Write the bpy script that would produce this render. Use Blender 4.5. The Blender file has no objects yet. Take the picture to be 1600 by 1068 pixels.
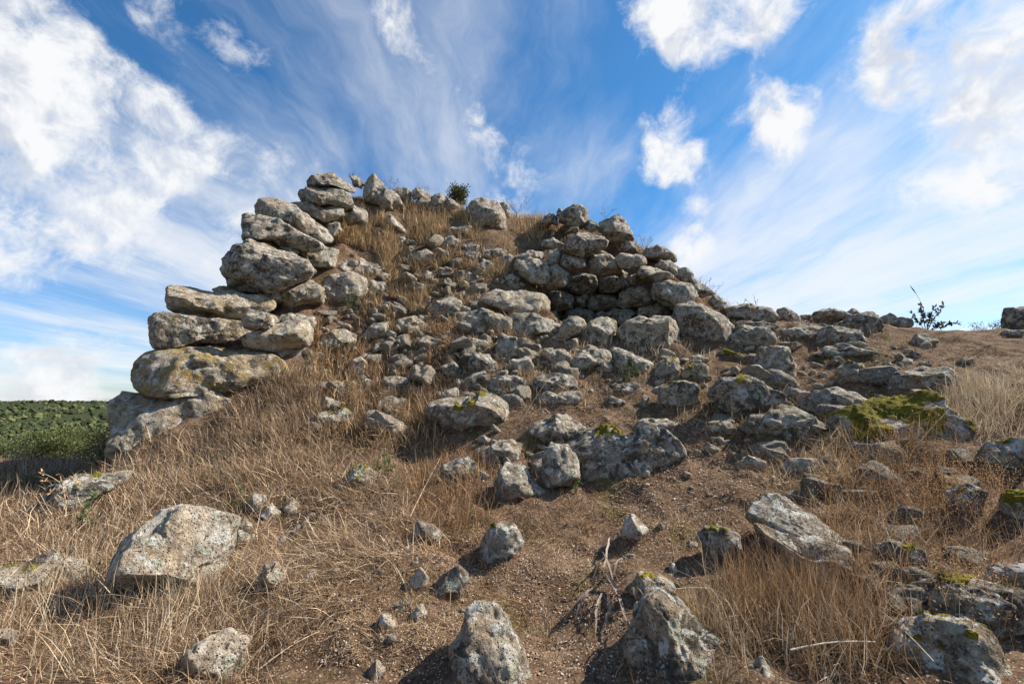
import bpy, bmesh, math, random
import numpy as np
from mathutils import Vector

# ------------------------------------------------------------------ camera, sky, sun, exposure
scene = bpy.context.scene
COL = scene.collection
EYE = 1.5
LENS = 16.0
PITCH = math.radians(7.5)
cam_d = bpy.data.cameras.new('camera'); cam_d.lens = LENS; cam_d.sensor_width = 36.0
cam_d.clip_start = 0.05; cam_d.clip_end = 30000
cam = bpy.data.objects.new('camera', cam_d); COL.objects.link(cam)
cam.location = (0, 0, EYE); cam.rotation_euler = (math.pi/2 + PITCH, 0, 0)
scene.camera = cam

SUN_AZ, SUN_EL = math.radians(72), math.radians(41)      # clockwise from the view direction (+Y)
sun_dir = Vector((math.sin(SUN_AZ)*math.cos(SUN_EL), math.cos(SUN_AZ)*math.cos(SUN_EL), math.sin(SUN_EL)))
sun_d = bpy.data.lights.new('sun', 'SUN'); sun_d.energy = 4.5; sun_d.angle = math.radians(0.5)
sun_d.color = (1.0, 0.92, 0.81)
sun_o = bpy.data.objects.new('sun', sun_d); COL.objects.link(sun_o)
sun_o.rotation_euler = (-sun_dir).to_track_quat('-Z', 'Y').to_euler()
sun_o.location = (20, 5, 20)

scene.view_settings.view_transform = 'Standard'
scene.view_settings.look = 'None'
scene.view_settings.exposure = 1.0
scene.view_settings.gamma = 1.0
scene.view_settings.use_curve_mapping = False
scene.cycles.max_bounces = 4
scene.cycles.diffuse_bounces = 4
scene.cycles.transparent_max_bounces = 4
scene.cycles.glossy_bounces = 2

F = 1600*LENS/36.0
CP, SP = math.cos(PITCH), math.sin(PITCH)
def ray(px, py):
    """direction (scaled to Y = 1) of the ray through a point of the 1600x1068 picture plane"""
    u = (px-800)/F; v = (534-py)/F
    y = CP - v*SP
    return np.array([u/y, 1.0, (SP + v*CP)/y])
def point(px, py, D):
    return ray(px, py)*D + np.array([0, 0, EYE])

# ------------------------------------------------------------------ numpy noise
def _hash(ix, iy, iz, seed):
    with np.errstate(over='ignore'):
        h = (ix.astype(np.uint32)*np.uint32(374761393) + iy.astype(np.uint32)*np.uint32(668265263)
             + iz.astype(np.uint32)*np.uint32(2147483647) + np.uint32((seed*1274126177) & 0xffffffff))
        h = (h ^ (h >> np.uint32(13)))*np.uint32(1274126177)
        h = (h ^ (h >> np.uint32(15)))*np.uint32(2246822519)
        h = h ^ (h >> np.uint32(16))
    return h.astype(np.float64)/4294967295.0*2-1
def vnoise(P, seed=0):
    i = np.floor(P).astype(np.int64); f = P-i
    w = f*f*f*(f*(f*6-15)+10)
    r = 0
    for dx in (0, 1):
        wx = w[:, 0] if dx else 1-w[:, 0]
        for dy in (0, 1):
            wy = w[:, 1] if dy else 1-w[:, 1]
            for dz in (0, 1):
                wz = w[:, 2] if dz else 1-w[:, 2]
                r = r + wx*wy*wz*_hash(i[:, 0]+dx, i[:, 1]+dy, i[:, 2]+dz, seed)
    return r
def fbm(P, octs=4, seed=0, gain=0.5):
    r = 0; a = 1.0; Q = np.array(P, float)
    for o in range(octs):
        r = r + a*vnoise(Q, seed+o*17); a *= gain
        Q = Q*2.03 + 11.7
    return r
def sstep(a, b, x):
    t = np.clip((x-a)/(b-a), 0, 1); return t*t*(3-2*t)
def P3(x, y, z=0.0):
    x = np.asarray(x, float); return np.stack([x, np.asarray(y, float), np.zeros_like(x)+z], 1)

# ------------------------------------------------------------------ node helpers
class N:
    def __init__(s, tree): s.t = tree
    def new(s, typ, **kw):
        n = s.t.nodes.new(typ)
        for k, v in kw.items(): setattr(n, k, v)
        return n
    def put(s, sock, v):
        if v is None: return
        if hasattr(v, 'is_output'): s.t.links.new(v, sock)
        else: sock.default_value = v
    def math(s, op, a, b=None, c=None, clamp=False):
        n = s.new('ShaderNodeMath', operation=op); n.use_clamp = clamp
        s.put(n.inputs[0], a); s.put(n.inputs[1], b); s.put(n.inputs[2], c); return n.outputs[0]
    def vmath(s, op, a, b=None, scale=None):
        n = s.new('ShaderNodeVectorMath', operation=op)
        s.put(n.inputs[0], a); s.put(n.inputs[1], b)
        if scale is not None: s.put(n.inputs['Scale'], scale)
        return n.outputs['Value'] if op in ('DOT_PRODUCT', 'LENGTH', 'DISTANCE') else n.outputs[0]
    def step(s, x, a, b, lo=0.0, hi=1.0, smooth=True):
        n = s.new('ShaderNodeMapRange'); n.interpolation_type = 'SMOOTHSTEP' if smooth else 'LINEAR'
        s.put(n.inputs[0], x); s.put(n.inputs[1], a); s.put(n.inputs[2], b); s.put(n.inputs[3], lo); s.put(n.inputs[4], hi)
        return n.outputs[0]
    def noise(s, vec, scale, detail=4, rough=0.55, dist=0.0, dim='3D'):
        n = s.new('ShaderNodeTexNoise'); n.noise_dimensions = dim
        s.put(n.inputs['Vector'], vec); s.put(n.inputs['Scale'], scale); s.put(n.inputs['Detail'], detail)
        s.put(n.inputs['Roughness'], rough); s.put(n.inputs['Distortion'], dist); return n.outputs['Fac']
    def voro(s, vec, scale, feature='F1', out='Distance'):
        n = s.new('ShaderNodeTexVoronoi', feature=feature); s.put(n.inputs['Vector'], vec); s.put(n.inputs['Scale'], scale)
        return n.outputs[out]
    def mix(s, f, a, b, blend='MIX'):
        n = s.new('ShaderNodeMix', data_type='RGBA', blend_type=blend)
        s.put(n.inputs[0], f); s.put(n.inputs[6], c4(a)); s.put(n.inputs[7], c4(b)); return n.outputs[2]
    def ramp(s, f, stops):
        n = s.new('ShaderNodeValToRGB'); s.put(n.inputs[0], f); e = n.color_ramp.elements
        while len(e) < len(stops): e.new(0.5)
        for i, (p, c) in enumerate(stops): e[i].position = p; e[i].color = (*c, 1)
        return n.outputs[0]
    def xyz(s, x=0.0, y=0.0, z=0.0):
        n = s.new('ShaderNodeCombineXYZ'); s.put(n.inputs[0], x); s.put(n.inputs[1], y); s.put(n.inputs[2], z); return n.outputs[0]
    def sep(s, v):
        n = s.new('ShaderNodeSeparateXYZ'); s.put(n.inputs[0], v); return n.outputs
def c4(c):
    return (*c, 1) if isinstance(c, tuple) and len(c) == 3 else c

# ------------------------------------------------------------------ sky: Nishita air, cumulus and streaming cirrus
world = bpy.data.worlds.new('World'); scene.world = world; world.use_nodes = True
wt = world.node_tree; wt.nodes.clear(); w = N(wt)
SKY_STRENGTH = 0.075
sky = w.new('ShaderNodeTexSky', sky_type='NISHITA'); sky.sun_disc = False
sky.sun_elevation = SUN_EL; sky.sun_rotation = SUN_AZ
sky.altitude = 400; sky.air_density = 1.0; sky.dust_density = 0.6; sky.ozone_density = 2.5
tc = w.new('ShaderNodeTexCoord'); D_ = w.vmath('NORMALIZE', tc.outputs['Generated'])
sx, sy, sz = w.sep(D_)
zz = w.math('MAXIMUM', sz, 0.0)
den = w.math('ADD', zz, 0.06)
plane = w.xyz(w.math('DIVIDE', sx, den), w.math('DIVIDE', sy, den), 0.0)   # a flat cloud layer overhead
warp = w.new('ShaderNodeTexNoise'); w.put(warp.inputs['Vector'], D_); w.put(warp.inputs['Scale'], 3.6); w.put(warp.inputs['Detail'], 3.0); warp.inputs['Roughness'].default_value = 0.65
wv = w.vmath('SCALE', w.vmath('SUBTRACT', warp.outputs['Color'], (0.5, 0.5, 0.5)), scale=0.12)
Dw = w.vmath('NORMALIZE', w.vmath('ADD', D_, wv))
# cumulus: soft round masses in fixed directions of the sky, broken up by noise
CLOUDS = [  # px, py, angular radius (px), weight
 (20,165,180,.95),(150,215,135,.9),(260,190,80,.75),(400,265,80,.75),(50,300,140,.65),(-150,220,220,.95),(250,335,90,.4),(395,400,70,.3),
 (300,25,75,.62),(375,60,45,.5),(60,0,70,.5),
 (1045,0,85,.85),(1130,25,92,.95),(1215,0,70,.6),
 (1445,75,95,.9),(1560,50,140,1.1),
 (1035,215,66,.9),(1085,275,52,.75),(1175,165,50,.7),(1235,165,48,.65),(1225,215,44,.6),(1140,190,30,.4),(1085,355,42,.7),(1075,398,40,.7),
 (1520,235,110,.5),(1640,260,110,.6),
 (762,230,38,.66),(840,295,75,.5),
 (600,15,52,.55),(645,70,42,.50),(690,120,32,.42),(740,160,34,.58),
 (100,560,80,.62),(60,605,75,.62),(350,440,40,.42),
]
VEIL = [(1480,340,420,1.15),(1200,420,220,.6),(60,400,300,.55),(330,390,180,.45),(560,260,150,.35),(860,270,150,.35),(1250,60,120,.2)]
fld = None
def blob(v, r, wt_):
    global fld
    dt = w.vmath('DOT_PRODUCT', Dw, tuple(float(q) for q in v))
    k = 1.0/(1-math.cos(r))
    m = w.math('MULTIPLY_ADD', dt, k, 1-k, clamp=True)
    fld = w.math('MULTIPLY_ADD', m, wt_*1.15, fld if fld is not None else 0.0)
for px, py, r, wt_ in CLOUDS:
    v = ray(px, py); v = v/np.linalg.norm(v)
    ang = r/F*(v[1]*CP + v[2]*SP)*1.22                   # picture radius to an angle
    blob(v, ang, wt_)
cum_fld = fld; fld = None
for px, py, r, wt_ in VEIL:
    v = ray(px, py); v = v/np.linalg.norm(v); blob(v, r/F*(v[1]*CP + v[2]*SP)*1.2, wt_)
veil = fld; fld = cum_fld
rng = random.Random(5)
for k in range(16):                                          # the same scattered cumulus over the rest of the sky
    az = rng.uniform(62, 298); el = rng.uniform(6, 55)
    v = np.array([math.sin(math.radians(az))*math.cos(math.radians(el)), math.cos(math.radians(az))*math.cos(math.radians(el)), math.sin(math.radians(el))])
    blob(v, math.radians(rng.uniform(10, 18)), rng.uniform(.6, 1))
n_puff = w.noise(Dw, 7.0, 10, 0.66)
fl1 = w.math('MINIMUM', fld, 1.05)
cum_f = w.math('ADD', fl1, w.math('MULTIPLY', w.math('SUBTRACT', n_puff, 0.5), 3.4))
cum = w.math('MULTIPLY', w.step(cum_f, 0.40, 1.28), w.step(fl1, 0.02, 0.3))
# cirrus: long streaks running away from the viewer, seen fanning out of the horizon
rot = w.new('ShaderNodeMapping'); w.put(rot.inputs['Vector'], w.vmath('ADD', plane, w.vmath('SCALE', wv, scale=2.4))); rot.inputs['Rotation'].default_value = (0, 0, math.radians(-8)); rot.inputs['Scale'].default_value = (0.8, 0.24, 1)
c1 = w.noise(rot.outputs[0], 1.25, 5, 0.52, 0.0, '2D')
rot2 = w.new('ShaderNodeMapping'); w.put(rot2.inputs['Vector'], w.vmath('ADD', plane, w.vmath('SCALE', wv, scale=2.5))); rot2.inputs['Rotation'].default_value = (0, 0, math.radians(-22)); rot2.inputs['Scale'].default_value = (2.2, 0.6, 1)
c2 = w.noise(rot2.outputs[0], 2.1, 6, 0.68, 0.0, '2D')
low = w.step(sz, 0.55, 0.08)                               # thicker towards the horizon, as a layer seen edge-on
cc = w.math('ADD', w.math('MULTIPLY', c1, 0.78), w.math('MULTIPLY', c2, 0.22))
cir = w.math('MULTIPLY', w.step(w.math('ADD', cc, w.math('MULTIPLY_ADD', veil, 0.15, w.math('MULTIPLY', low, 0.05))), 0.50, 0.86), 0.80)
cloud = w.math('SUBTRACT', 1.0, w.math('MULTIPLY', w.math('SUBTRACT', 1.0, cum), w.math('SUBTRACT', 1.0, cir)))
thick = w.step(cum_f, 0.85, 1.6)
CB = 1.0/SKY_STRENGTH
sd = tuple(float(q)*0.035 for q in sun_dir)
relief = w.math('SUBTRACT', w.noise(w.vmath('ADD', Dw, sd), 7.0, 5, 0.6), w.noise(Dw, 7.0, 5, 0.6))     # side of a puff turned from the sun
grey = w.math('MULTIPLY', w.step(relief, -0.05, 0.13), w.step(cum_f, 0.55, 1.25))
cl_col = w.mix(grey, (0.475*CB, 0.482*CB, 0.492*CB), (0.33*CB, 0.348*CB, 0.39*CB))
skyc = w.mix(1.0, sky.outputs[0], w.mix(w.step(sz, 0.0, 0.42), (0.80, 0.90, 1.08), (0.38, 0.84, 1.10)), blend='MULTIPLY')
col = w.mix(cloud, skyc, cl_col)
bg = w.new('ShaderNodeBackground'); w.put(bg.inputs[0], col); bg.inputs[1].default_value = SKY_STRENGTH
wo = w.new('ShaderNodeOutputWorld'); wt.links.new(bg.outputs[0], wo.inputs[0])
world.cycles.sampling_method = 'MANUAL'; world.cycles.sample_map_resolution = 512

# ------------------------------------------------------------------ object helpers
def tag(o, label=None, cat=None, group=None, kind=None):
    if label: o['label'] = label
    if cat: o['category'] = cat
    if group: o['group'] = group
    if kind: o['kind'] = kind
    return o
def empty(name, loc):
    o = bpy.data.objects.new(name, None); COL.objects.link(o); o.location = loc; o.empty_display_size = 0.1; return o
TRI = [0]
def mesh_obj(name, verts, polys, mat, parent=None, loc=(0, 0, 0), smooth=False, attrs=None):
    """polys: list of int arrays, each (n, k) with a fixed number of corners"""
    me = bpy.data.meshes.new(name)
    verts = np.ascontiguousarray(verts, np.float32)
    me.vertices.add(len(verts)); me.vertices.foreach_set('co', verts.ravel())
    li = np.concatenate([p.ravel() for p in polys]).astype(np.int32)
    tot = np.concatenate([np.full(len(p), p.shape[1], np.int32) for p in polys])
    st = np.concatenate([[0], np.cumsum(tot)[:-1]]).astype(np.int32)
    me.loops.add(len(li)); me.loops.foreach_set('vertex_index', li)
    me.polygons.add(len(tot)); me.polygons.foreach_set('loop_start', st)
    try: me.polygons.foreach_set('loop_total', tot)
    except Exception: pass
    me.update(calc_edges=True)
    me.polygons.foreach_set('use_smooth', np.full(len(tot), smooth, bool))
    for an, (ty, data) in (attrs or {}).items():
        a = me.attributes.new(an, ty, 'POINT')
        if ty == 'FLOAT_COLOR':
            d4 = np.ones((len(data), 4), np.float32); d4[:, :3] = data; a.data.foreach_set('color', d4.ravel())
        else: a.data.foreach_set('value', np.ascontiguousarray(data, np.float32))
    if mat: me.materials.append(mat)
    TRI[0] += int((tot-2).sum())
    o = bpy.data.objects.new(name, me); COL.objects.link(o); o.location = loc
    if parent: o.parent = parent
    return o
def new_mat(name):
    m = bpy.data.materials.new(name); m.use_nodes = True; t = m.node_tree; t.nodes.clear()
    n = N(t); out = n.new('ShaderNodeOutputMaterial'); b = n.new('ShaderNodeBsdfPrincipled')
    t.links.new(b.outputs[0], out.inputs[0]); b.inputs['Roughness'].default_value = 0.9
    b.inputs['Specular IOR Level'].default_value = 0.15
    return m, n, b

# ------------------------------------------------------------------ materials
def rock_material():
    m, n, b = new_mat('granite')
    tcx = n.new('ShaderNodeTexCoord'); oi = n.new('ShaderNodeObjectInfo')
    v = n.vmath('ADD', tcx.outputs['Object'], n.vmath('SCALE', (37.0, 61.0, 17.0), scale=oi.outputs['Random']))
    cs = n.new('ShaderNodeSeparateColor'); n.put(cs.inputs[0], oi.outputs['Color'])
    pale, ochre, darkn = cs.outputs[0], cs.outputs[1], cs.outputs[2]
    geo = n.new('ShaderNodeNewGeometry'); nz = n.sep(geo.outputs['Normal'])[2]
    big = n.noise(v, 2.2, 5, 0.55); mid = n.noise(v, 8.0, 8, 0.62); fine = n.noise(v, 38.0, 6, 0.7); grit = n.noise(v, 130.0, 3, 0.7)
    base = n.ramp(n.math('ADD', n.math('MULTIPLY', mid, 0.5), n.math('MULTIPLY', fine, 0.5)),
                  [(0.34, (0.07, 0.058, 0.046)), (0.46, (0.24, 0.205, 0.165)), (0.55, (0.40, 0.35, 0.285)), (0.68, (0.60, 0.55, 0.47))])
    base = n.mix(n.step(big, 0.45, 0.7), base, n.mix(1.0, base, (1.07, 0.94, 0.80), 'MULTIPLY'))
    base = n.mix(1.0, base, n.mix(pale, (0.70, 0.70, 0.705), (1.36, 1.34, 1.30)), 'MULTIPLY')
    # blackish crust
    dk = n.noise(v, 6.5, 10, 0.74, 0.4)
    thr = n.math('SUBTRACT', 0.628, n.math('MULTIPLY', darkn, 0.25))
    dkm = n.step(dk, thr, n.math('ADD', thr, 0.05))
    base = n.mix(n.math('MULTIPLY', dkm, 0.86), base, n.mix(fine, (0.020, 0.019, 0.019), (0.11, 0.10, 0.09)))
    # pale crust lichen
    v2 = n.vmath('ADD', v, (9.1, 3.3, 5.7))
    wl = n.noise(v2, 10.0, 9, 0.72, 0.5)
    wm = n.step(wl, 0.535, 0.575)
    base = n.mix(n.math('MULTIPLY', wm, n.math('MULTIPLY_ADD', nz, 0.2, 0.7)), base, n.mix(fine, (0.40, 0.39, 0.34), (0.80, 0.78, 0.70)))
    # round grey-green rosettes
    dv = n.new('ShaderNodeTexNoise'); n.put(dv.inputs['Vector'], v); dv.inputs['Scale'].default_value = 14; dv.inputs['Detail'].default_value = 5
    vr = n.vmath('ADD', v, n.vmath('SCALE', n.vmath('SUBTRACT', dv.outputs['Color'], (0.5, 0.5, 0.5)), scale=0.10))
    rd = n.voro(vr, 9.0); rr = n.voro(vr, 9.0, out='Color')
    sel = n.sep(rr)[0]
    rm = n.math('MULTIPLY', n.step(rd, n.math('MULTIPLY', sel, 0.40), n.math('MULTIPLY_ADD', sel, 0.40, -0.05)), n.step(sel, 0.52, 0.56))
    base = n.mix(n.math('MULTIPLY', rm, 0.72), base, n.mix(fine, (0.27, 0.28, 0.21), (0.52, 0.53, 0.42)))
    # ochre lichen
    ol = n.noise(n.vmath('ADD', v, (2.0, 8.0, 1.0)), 6.0, 9, 0.72)
    om = n.math('MULTIPLY', n.step(ol, 0.46, 0.58), ochre)
    base = n.mix(n.math('MULTIPLY', om, 0.85), base, n.mix(fine, (0.16, 0.10, 0.02), (0.46, 0.32, 0.08)))
    # specks
    sp = n.voro(v, 55.0)
    base = n.mix(n.step(sp, 0.30, 0.12), base, n.mix(1.0, base, (0.45, 0.43, 0.42), 'MULTIPLY'))
    # moss cushions (a grown attribute of the mesh)
    at = n.new('ShaderNodeAttribute', attribute_name='moss')
    mm = n.step(n.math('ADD', at.outputs['Fac'], n.math('MULTIPLY', n.math('SUBTRACT', fine, 0.5), 0.7)), 0.42, 0.6)
    mcol = n.ramp(n.math('ADD', n.math('MULTIPLY', grit, 0.5), n.math('MULTIPLY', mid, 0.5)), [(0.35, (0.035, 0.03, 0.007)), (0.5, (0.17, 0.14, 0.018)), (0.65, (0.46, 0.38, 0.05))])
    base = n.mix(mm, base, mcol)
    n.put(b.inputs['Base Color'], base)
    hgt = n.math('ADD', n.math('MULTIPLY', fine, 0.5), n.math('MULTIPLY', grit, 0.22))
    hgt = n.math('ADD', hgt, n.math('MULTIPLY', mid, 0.9))
    hgt = n.math('SUBTRACT', hgt, n.math('MULTIPLY', n.step(sp, 0.35, 0.05), 0.25))
    hgt = n.math('ADD', hgt, n.math('MULTIPLY', rm, 0.15))
    bp = n.new('ShaderNodeBump'); bp.inputs['Strength'].default_value = 1.0; bp.inputs['Distance'].default_value = 0.06
    n.put(bp.inputs['Height'], hgt); n.put(b.inputs['Normal'], bp.outputs[0])
    b.inputs['Roughness'].default_value = 0.93; b.inputs['Specular IOR Level'].default_value = 0.1
    return m
ROCK = rock_material()

def ground_material():
    m, n, b = new_mat('dry_earth')
    geo = n.new('ShaderNodeNewGeometry'); v = geo.outputs['Position']
    big = n.noise(v, 0.9, 6, 0.6); mid = n.noise(v, 6.0, 8, 0.65); fine = n.noise(v, 45.0, 5, 0.7)
    dirt = n.ramp(n.math('ADD', n.math('MULTIPLY', mid, 0.5), n.math('MULTIPLY', fine, 0.5)),
                  [(0.34, (0.040, 0.025, 0.016)), (0.48, (0.125, 0.079, 0.049)), (0.60, (0.25, 0.168, 0.11)), (0.74, (0.46, 0.35, 0.25))])
    dirt = n.mix(n.step(big, 0.42, 0.65), dirt, n.mix(1.0, dirt, (0.72, 0.66, 0.62), 'MULTIPLY'))
    vs = n.voro(v, 62.0); vc = n.voro(v, 62.0, out='Color'); vcx = n.sep(vc)
    peb = n.math('MULTIPLY', n.step(vs, 0.42, 0.30), n.step(vcx[0], 0.45, 0.5))
    dirt = n.mix(peb, dirt, n.ramp(vcx[1], [(0.0, (0.17, 0.11, 0.07)), (0.5, (0.34, 0.24, 0.165)), (1.0, (0.52, 0.42, 0.33))]))
    ms = n.math('MULTIPLY', n.step(n.noise(v, 1.7, 6, 0.65), 0.55, 0.64), n.step(fine, 0.42, 0.56))
    dirt = n.mix(n.math('MULTIPLY', ms, 0.7), dirt, n.mix(fine, (0.05, 0.045, 0.01), (0.17, 0.145, 0.03)))
    # the far plain is wooded
    pos = n.sep(v)
    far = n.step(n.vmath('LENGTH', v), 24.0, 40.0)
    wood = n.ramp(n.noise(v, 0.22, 9, 0.8), [(0.40, (0.010, 0.013, 0.006)), (0.5, (0.035, 0.044, 0.018)), (0.60, (0.10, 0.11, 0.045))])
    n.put(b.inputs['Base Color'], n.mix(far, dirt, wood))
    hgt = n.math('ADD', n.math('MULTIPLY', fine, 0.6), n.math('MULTIPLY', mid, 0.8))
    hgt = n.math('ADD', hgt, n.math('MULTIPLY', peb, 0.5))
    bp = n.new('ShaderNodeBump'); bp.inputs['Strength'].default_value = 0.9; bp.inputs['Distance'].default_value = 0.03
    n.put(bp.inputs['Height'], hgt); n.put(b.inputs['Normal'], bp.outputs[0])
    b.inputs['Roughness'].default_value = 0.97; b.inputs['Specular IOR Level'].default_value = 0.05
    return m
EARTH = ground_material()

def blade_material(name, transl=0.25, rough=0.75):
    m, n, b = new_mat(name)
    at = n.new('ShaderNodeAttribute', attribute_name='tint')
    geo = n.new('ShaderNodeNewGeometry')
    c = n.mix(1.0, at.outputs['Color'], n.ramp(n.noise(geo.outputs['Position'], 60.0, 3, 0.6), [(0.3, (0.75, 0.74, 0.72)), (0.7, (1.15, 1.15, 1.15))]), 'MULTIPLY')
    n.put(b.inputs['Base Color'], c); b.inputs['Roughness'].default_value = rough; b.inputs['Specular IOR Level'].default_value = 0.2
    tr = n.new('ShaderNodeBsdfTranslucent'); n.put(tr.inputs[0], c)
    mx = n.new('ShaderNodeMixShader'); mx.inputs[0].default_value = transl
    out = [q for q in m.node_tree.nodes if q.type == 'OUTPUT_MATERIAL'][0]
    m.node_tree.links.new(b.outputs[0], mx.inputs[1]); m.node_tree.links.new(tr.outputs[0], mx.inputs[2]); m.node_tree.links.new(mx.outputs[0], out.inputs[0])
    return m
STRAW = blade_material('dry_straw', 0.18)
LEAF = blade_material('green_leaf', 0.30, 0.5)
TWIG = blade_material('dry_twig', 0.0)
# ------------------------------------------------------------------ the ground: one sheet, from the camera to the horizon
GP = [  # picture column, picture row, metres ahead: the lie of the mound and of the slope in front of it
 (0,1068,2.05),(400,1068,2.2),(800,1068,2.2),(1200,1068,2.1),(1600,1068,2.0),
 (0,900,2.95),(200,900,3.0),(400,900,3.05),(600,900,3.1),(800,900,3.15),(1000,900,3.1),(1200,900,2.95),(1400,900,2.75),(1600,900,2.55),
 (0,810,3.9),(100,795,4.3),(250,800,4.1),(400,800,4.1),(600,800,4.2),(700,810,4.1),(800,800,4.2),(950,800,4.15),(1100,800,4.0),(1200,800,3.8),(1350,800,3.55),(1500,800,3.3),(1600,800,3.15),
 (200,750,5.2),(300,745,5.2),(400,740,5.0),(550,740,5.0),(700,740,5.0),(850,760,4.7),(1060,740,4.75),(1200,730,4.55),(1350,720,4.3),(1500,700,4.05),(1600,700,3.95),
 (400,690,5.8),(480,680,6.0),(600,690,5.9),(720,690,5.8),(800,690,5.7),(1080,690,5.45),(1180,680,5.3),
 (430,640,6.5),(520,640,6.6),(650,640,6.6),(780,645,6.3),(850,645,6.2),(950,655,6.1),(1020,655,6.05),(1110,660,5.9),(1250,640,5.7),(1400,640,5.2),(1500,640,4.8),(1600,640,4.6),
 (440,590,7.0),(550,590,7.2),(680,590,7.3),(800,600,6.95),(900,620,6.7),(1000,620,6.75),(1100,600,7.0),(1250,600,6.6),(1380,600,6.0),(1480,600,5.7),(1600,595,5.4),
 (470,530,7.7),(600,530,8.0),(720,530,8.1),(820,540,8.0),(920,560,7.7),(1040,555,7.9),(1150,560,7.9),(1280,560,7.9),(1400,560,7.3),(1550,560,6.8),
 (480,480,8.2),(560,480,8.5),(650,480,8.8),(740,480,9.05),(800,500,8.95),(880,520,8.75),(980,530,8.6),(1080,525,8.8),(1200,520,9.3),(1330,525,9.4),(1450,528,9.2),(1580,528,8.9),
 (510,420,8.9),(600,420,9.3),(700,420,9.6),(780,430,9.75),(1120,490,10.2),(1220,500,10.6),(1330,505,10.8),(1450,516,11.0),(1560,518,11.0),(1640,515,11.0),
 (540,360,9.7),(640,370,10.1),(740,365,10.5),(820,385,10.8),(900,385,11.2),(980,395,11.3),(1060,430,11.0),(1100,455,10.8),
 (560,310,10.5),(640,320,10.9),(720,330,11.2),(800,345,11.4),(880,352,11.7),(960,365,11.9),(1030,402,11.8),
 (0,800,4.4),(40,795,4.8),(-60,805,4.4),(-100,830,4.0),(100,785,5.0),(1700,1068,1.9),(1750,800,2.9),(1800,650,4.2),(1800,560,6.0),(1800,525,8.5),(-150,1068,1.9),(-150,900,2.8),
]
_gp = np.array([point(*g) for g in GP])
_extra = np.array([  # top of the mound and the ground beyond the crest on the right
 (-3.6,12.5,6.25),(-1.5,13,6.35),(0.5,13.5,6.2),(2.5,13.5,5.7),(3.8,13.2,5.0),(5.2,12.6,3.9),(6.5,12.6,3.35),(9,12.5,3.2),(12,12.3,3.15),
 (-3,15,6.0),(0,15.5,6.1),(3,15.5,5.4),(6,15,3.2),(10,15,2.6),(14,14,2.4),(14,9,2.9),(12,6,2.0),(10,3,1.0),(6,0.5,0.25),(0,0.3,0.0),(-4,0.3,-0.05),(-8,2,-0.1),(0,-2,-0.2),(8,-2,0.1),(-8,-2,-0.4)])
CTRL = np.vstack([_gp, _extra])
def _U(r2): return np.where(r2 > 1e-12, r2*np.log(np.maximum(r2, 1e-12)), 0.0)
_n = len(CTRL)
_K = _U(((CTRL[:, None, :2]-CTRL[None, :, :2])**2).sum(-1)) + np.eye(_n)*0.08
_Pm = np.hstack([np.ones((_n, 1)), CTRL[:, :2]])
_A = np.block([[_K, _Pm], [_Pm.T, np.zeros((3, 3))]])
_sol = np.linalg.solve(_A, np.concatenate([CTRL[:, 2], np.zeros(3)]))
def _tps(x, y):
    out = np.empty_like(x)
    for s in range(0, len(x), 40000):
        xs, ys = x[s:s+40000], y[s:s+40000]
        r2 = (xs[:, None]-CTRL[None, :, 0])**2 + (ys[:, None]-CTRL[None, :, 1])**2
        out[s:s+40000] = _U(r2)@_sol[:_n] + _sol[_n] + _sol[_n+1]*xs + _sol[_n+2]*ys
    return out
FOOT = []            # footprints of stones: soil banks up against them and grass grows around them
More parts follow.
